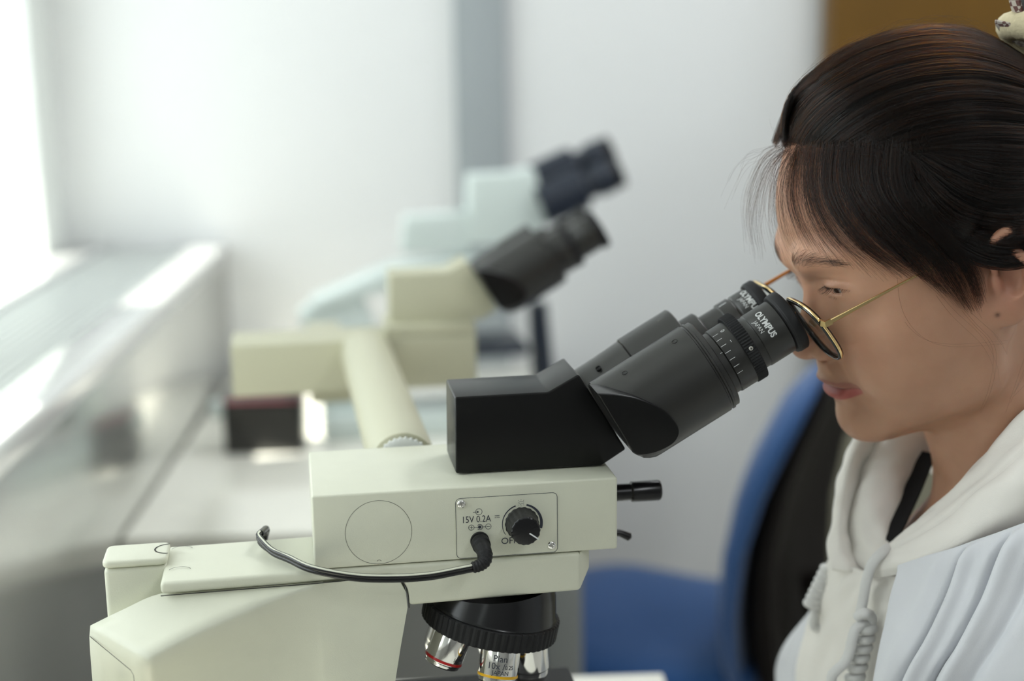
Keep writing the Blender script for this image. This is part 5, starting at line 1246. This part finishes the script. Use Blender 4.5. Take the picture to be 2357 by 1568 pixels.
# hoodie front
front_rows = [
 [(1916, 1280, -46), (1935, 1290, -30), (1965, 1305, -10), (2000, 1318, 6), (2040, 1322, 20), (2080, 1330, 34)],
 [(1890, 1340, -62), (1915, 1350, -38), (1950, 1352, -12), (1990, 1350, 10), (2035, 1360, 26), (2080, 1370, 40)],
 [(1866, 1420, -78), (1900, 1425, -46), (1945, 1420, -12), (1990, 1415, 14), (2035, 1420, 32), (2090, 1430, 48)],
 [(1846, 1500, -90), (1888, 1500, -52), (1936, 1495, -14), (1984, 1490, 16), (2030, 1490, 36), (2095, 1500, 56)],
 [(1836, 1600, -96), (1880, 1600, -56), (1930, 1600, -16), (1980, 1600, 18), (2030, 1600, 40), (2095, 1600, 60)],
 [(1840, 1800, -96), (1884, 1810, -56), (1930, 1820, -16), (1980, 1830, 18), (2030, 1840, 40), (2095, 1840, 60)]]
hf = patch('hoodie_front', front_rows, M['fleece'], person, 8, 8, 0.004, 0.0010, seed=8)
# coat: near front panel with its lapel edge and deep folds, far panel beyond
near_rows = [
 [(2068, 1302, 46), (2130, 1282, 64), (2200, 1262, 80), (2290, 1230, 98), (2400, 1190, 118), (2540, 1150, 140), (2720, 1130, 165)],
 [(2062, 1330, 50), (2128, 1322, 70), (2200, 1310, 88), (2290, 1285, 108), (2400, 1260, 128), (2540, 1230, 152), (2740, 1215, 178)],
 [(2046, 1395, 56), (2120, 1395, 78), (2200, 1395, 98), (2290, 1390, 118), (2400, 1375, 138), (2540, 1365, 162), (2740, 1355, 186)],
 [(2028, 1480, 62), (2105, 1480, 86), (2190, 1485, 106), (2285, 1485, 126), (2400, 1480, 146), (2540, 1480, 168), (2740, 1480, 192)],
 [(2010, 1570, 66), (2090, 1570, 90), (2180, 1575, 110), (2280, 1580, 130), (2400, 1580, 150), (2540, 1590, 172), (2740, 1600, 194)],
 [(1995, 1700, 68), (2075, 1710, 92), (2170, 1720, 112), (2270, 1730, 132), (2400, 1740, 150), (2540, 1750, 172), (2740, 1760, 192)],
 [(1985, 1950, 68), (2065, 1960, 92), (2160, 1980, 112), (2270, 1990, 132), (2400, 2000, 150), (2540, 2010, 172), (2740, 2020, 190)]]
def folds(u, v):
    # creases running from the shoulder down towards the front edge
    h = np.zeros_like(u)
    for u0, sl, w, d in ((0.36, 0.40, 0.016, -0.010), (0.40, 0.40, 0.030, 0.006), (0.53, 0.46, 0.018, -0.010), (0.58, 0.46, 0.035, 0.006), (0.24, 0.30, 0.04, 0.003), (0.70, 0.5, 0.03, -0.006)):
        x = (u-(u0-sl*(v-0.10)))/w; h += d*np.exp(-x*x)*np.clip((v-0.02)/0.12, 0, 1)
    return h
ct = patch('coat_panel', near_rows, M['coat'], person, 24, 14, 0.002, 0.0005, seed=11, fold=folds)
far2 = [
 [(1872, 1400, -100), (1885, 1402, -88), (1900, 1408, -74)],
 [(1848, 1430, -116), (1872, 1440, -98), (1898, 1450, -80)],
 [(1812, 1476, -138), (1850, 1484, -110), (1888, 1492, -82)],
 [(1793, 1520, -150), (1838, 1532, -116), (1880, 1540, -84)],
 [(1790, 1575, -154), (1834, 1585, -118), (1876, 1590, -84)],
 [(1800, 1700, -154), (1840, 1710, -118), (1880, 1720, -84)],
 [(1820, 1950, -150), (1850, 1960, -118), (1880, 1970, -84)]]
patch('coat_panel', far2, M['coat'], person, 8, 8, 0.002, 0.0014, seed=14)
# black neckline of the shirt underneath
ribbon([at(2140, 1040, -44)+np.array((-.004, 0, 0)), at(2108, 1120, -32)+np.array((-.004, 0, 0)), at(2076, 1190, -18)+np.array((-.004, 0, 0)), at(2052, 1245, -4)+np.array((-.004, 0, 0)), at(2046, 1300, 4)], 0.018, 'shirt_neckline', M['under'], person, 0.001)
# draw cords
def cord(name, pts, r=0.0036):
    q = [V(p) for p in catmull([at(*p) for p in pts], 10)]; n = len(q)
    return fin(name, tube(q, [r*(1+0.05*(i % 2)) for i in range(n)], 12), M['cord'], person, ang=None)
def coil(name, a, b, turns, R, r):
    a, b = V(at(*a)), V(at(*b)); ax = b-a; _, e1_, e2_ = frame(ax, (0, 1, 0)); n = int(turns*16)
    q = [a+ax*(i/n)+e1_*(R*math.cos(2*PI*i/16))+e2_*(R*math.sin(2*PI*i/16)) for i in range(n+1)]
    return fin(name, tube(q, r, 10), M['cord'], person, ang=None)
cord('drawcord', [(2046, 1262, 20), (2028, 1275, 27), (2006, 1300, 29), (1994, 1340, 29), (1986, 1385, 29), (1980, 1412, 30)])
cord('drawcord', [(1972, 1422, 32), (1990, 1412, 36), (2006, 1420, 34), (2004, 1436, 32), (1985, 1440, 34), (1970, 1448, 36), (1962, 1470, 37), (1956, 1500, 37), (1944, 1525, 37), (1924, 1545, 36), (1914, 1560, 35), (1918, 1590, 35)])
coil('cord_knot', (1998, 1436, 33), (1960, 1590, 33), 7.0, 0.0042, 0.0033)
cord('drawcord', [(1920, 1225, -46), (1924, 1262, -48), (1920, 1290, -48), (1914, 1310, -48)])
coil('cord_knot', (1914, 1302, -50), (1866, 1402, -56), 7.5, 0.0044, 0.0033)
cord('drawcord', [(1946, 1290, -34), (1940, 1320, -38), (1926, 1350, -44), (1914, 1390, -50), (1908, 1420, -52), (1893, 1440, -56), (1876, 1444, -58), (1872, 1430, -58), (1880, 1412, -58)])
cord('drawcord', [(1894, 1440, -58), (1886, 1490, -60), (1880, 1560, -62), (1880, 1640, -62)])
# torso of the clothes lower down, seat and legs are outside the picture; keep the coat closed behind
def torso():
    bm = bmesh.new(); rows = []
    for z, rx, ry, cx in ((1.05, 0.05, 0.12, 0.660), (1.035, 0.075, 0.165, 0.645), (1.0, 0.095, 0.20, 0.632), (0.95, 0.110, 0.210, 0.618), (0.90, 0.118, 0.205, 0.608), (0.80, 0.130, 0.185, 0.595), (0.66, 0.150, 0.190, 0.61), (0.56, 0.155, 0.195, 0.62)):
        rows.append([bm.verts.new((cx-PX0+rx*math.cos(2*PI*k/48), ry*math.sin(2*PI*k/48), z)) for k in range(48)])
    for i in range(len(rows)-1):
        for k in range(48): bm.faces.new((rows[i][k], rows[i][(k+1) % 48], rows[i+1][(k+1) % 48], rows[i+1][k]))
    bm.faces.new(rows[-1]); bm.faces.new(rows[0][::-1])
    bmesh.ops.subdivide_edges(bm, edges=bm.edges[:], cuts=1, smooth=0.6, use_grid_fill=True)
    return fin('coat', bm, M['coat'], person, ang=None)
torso()
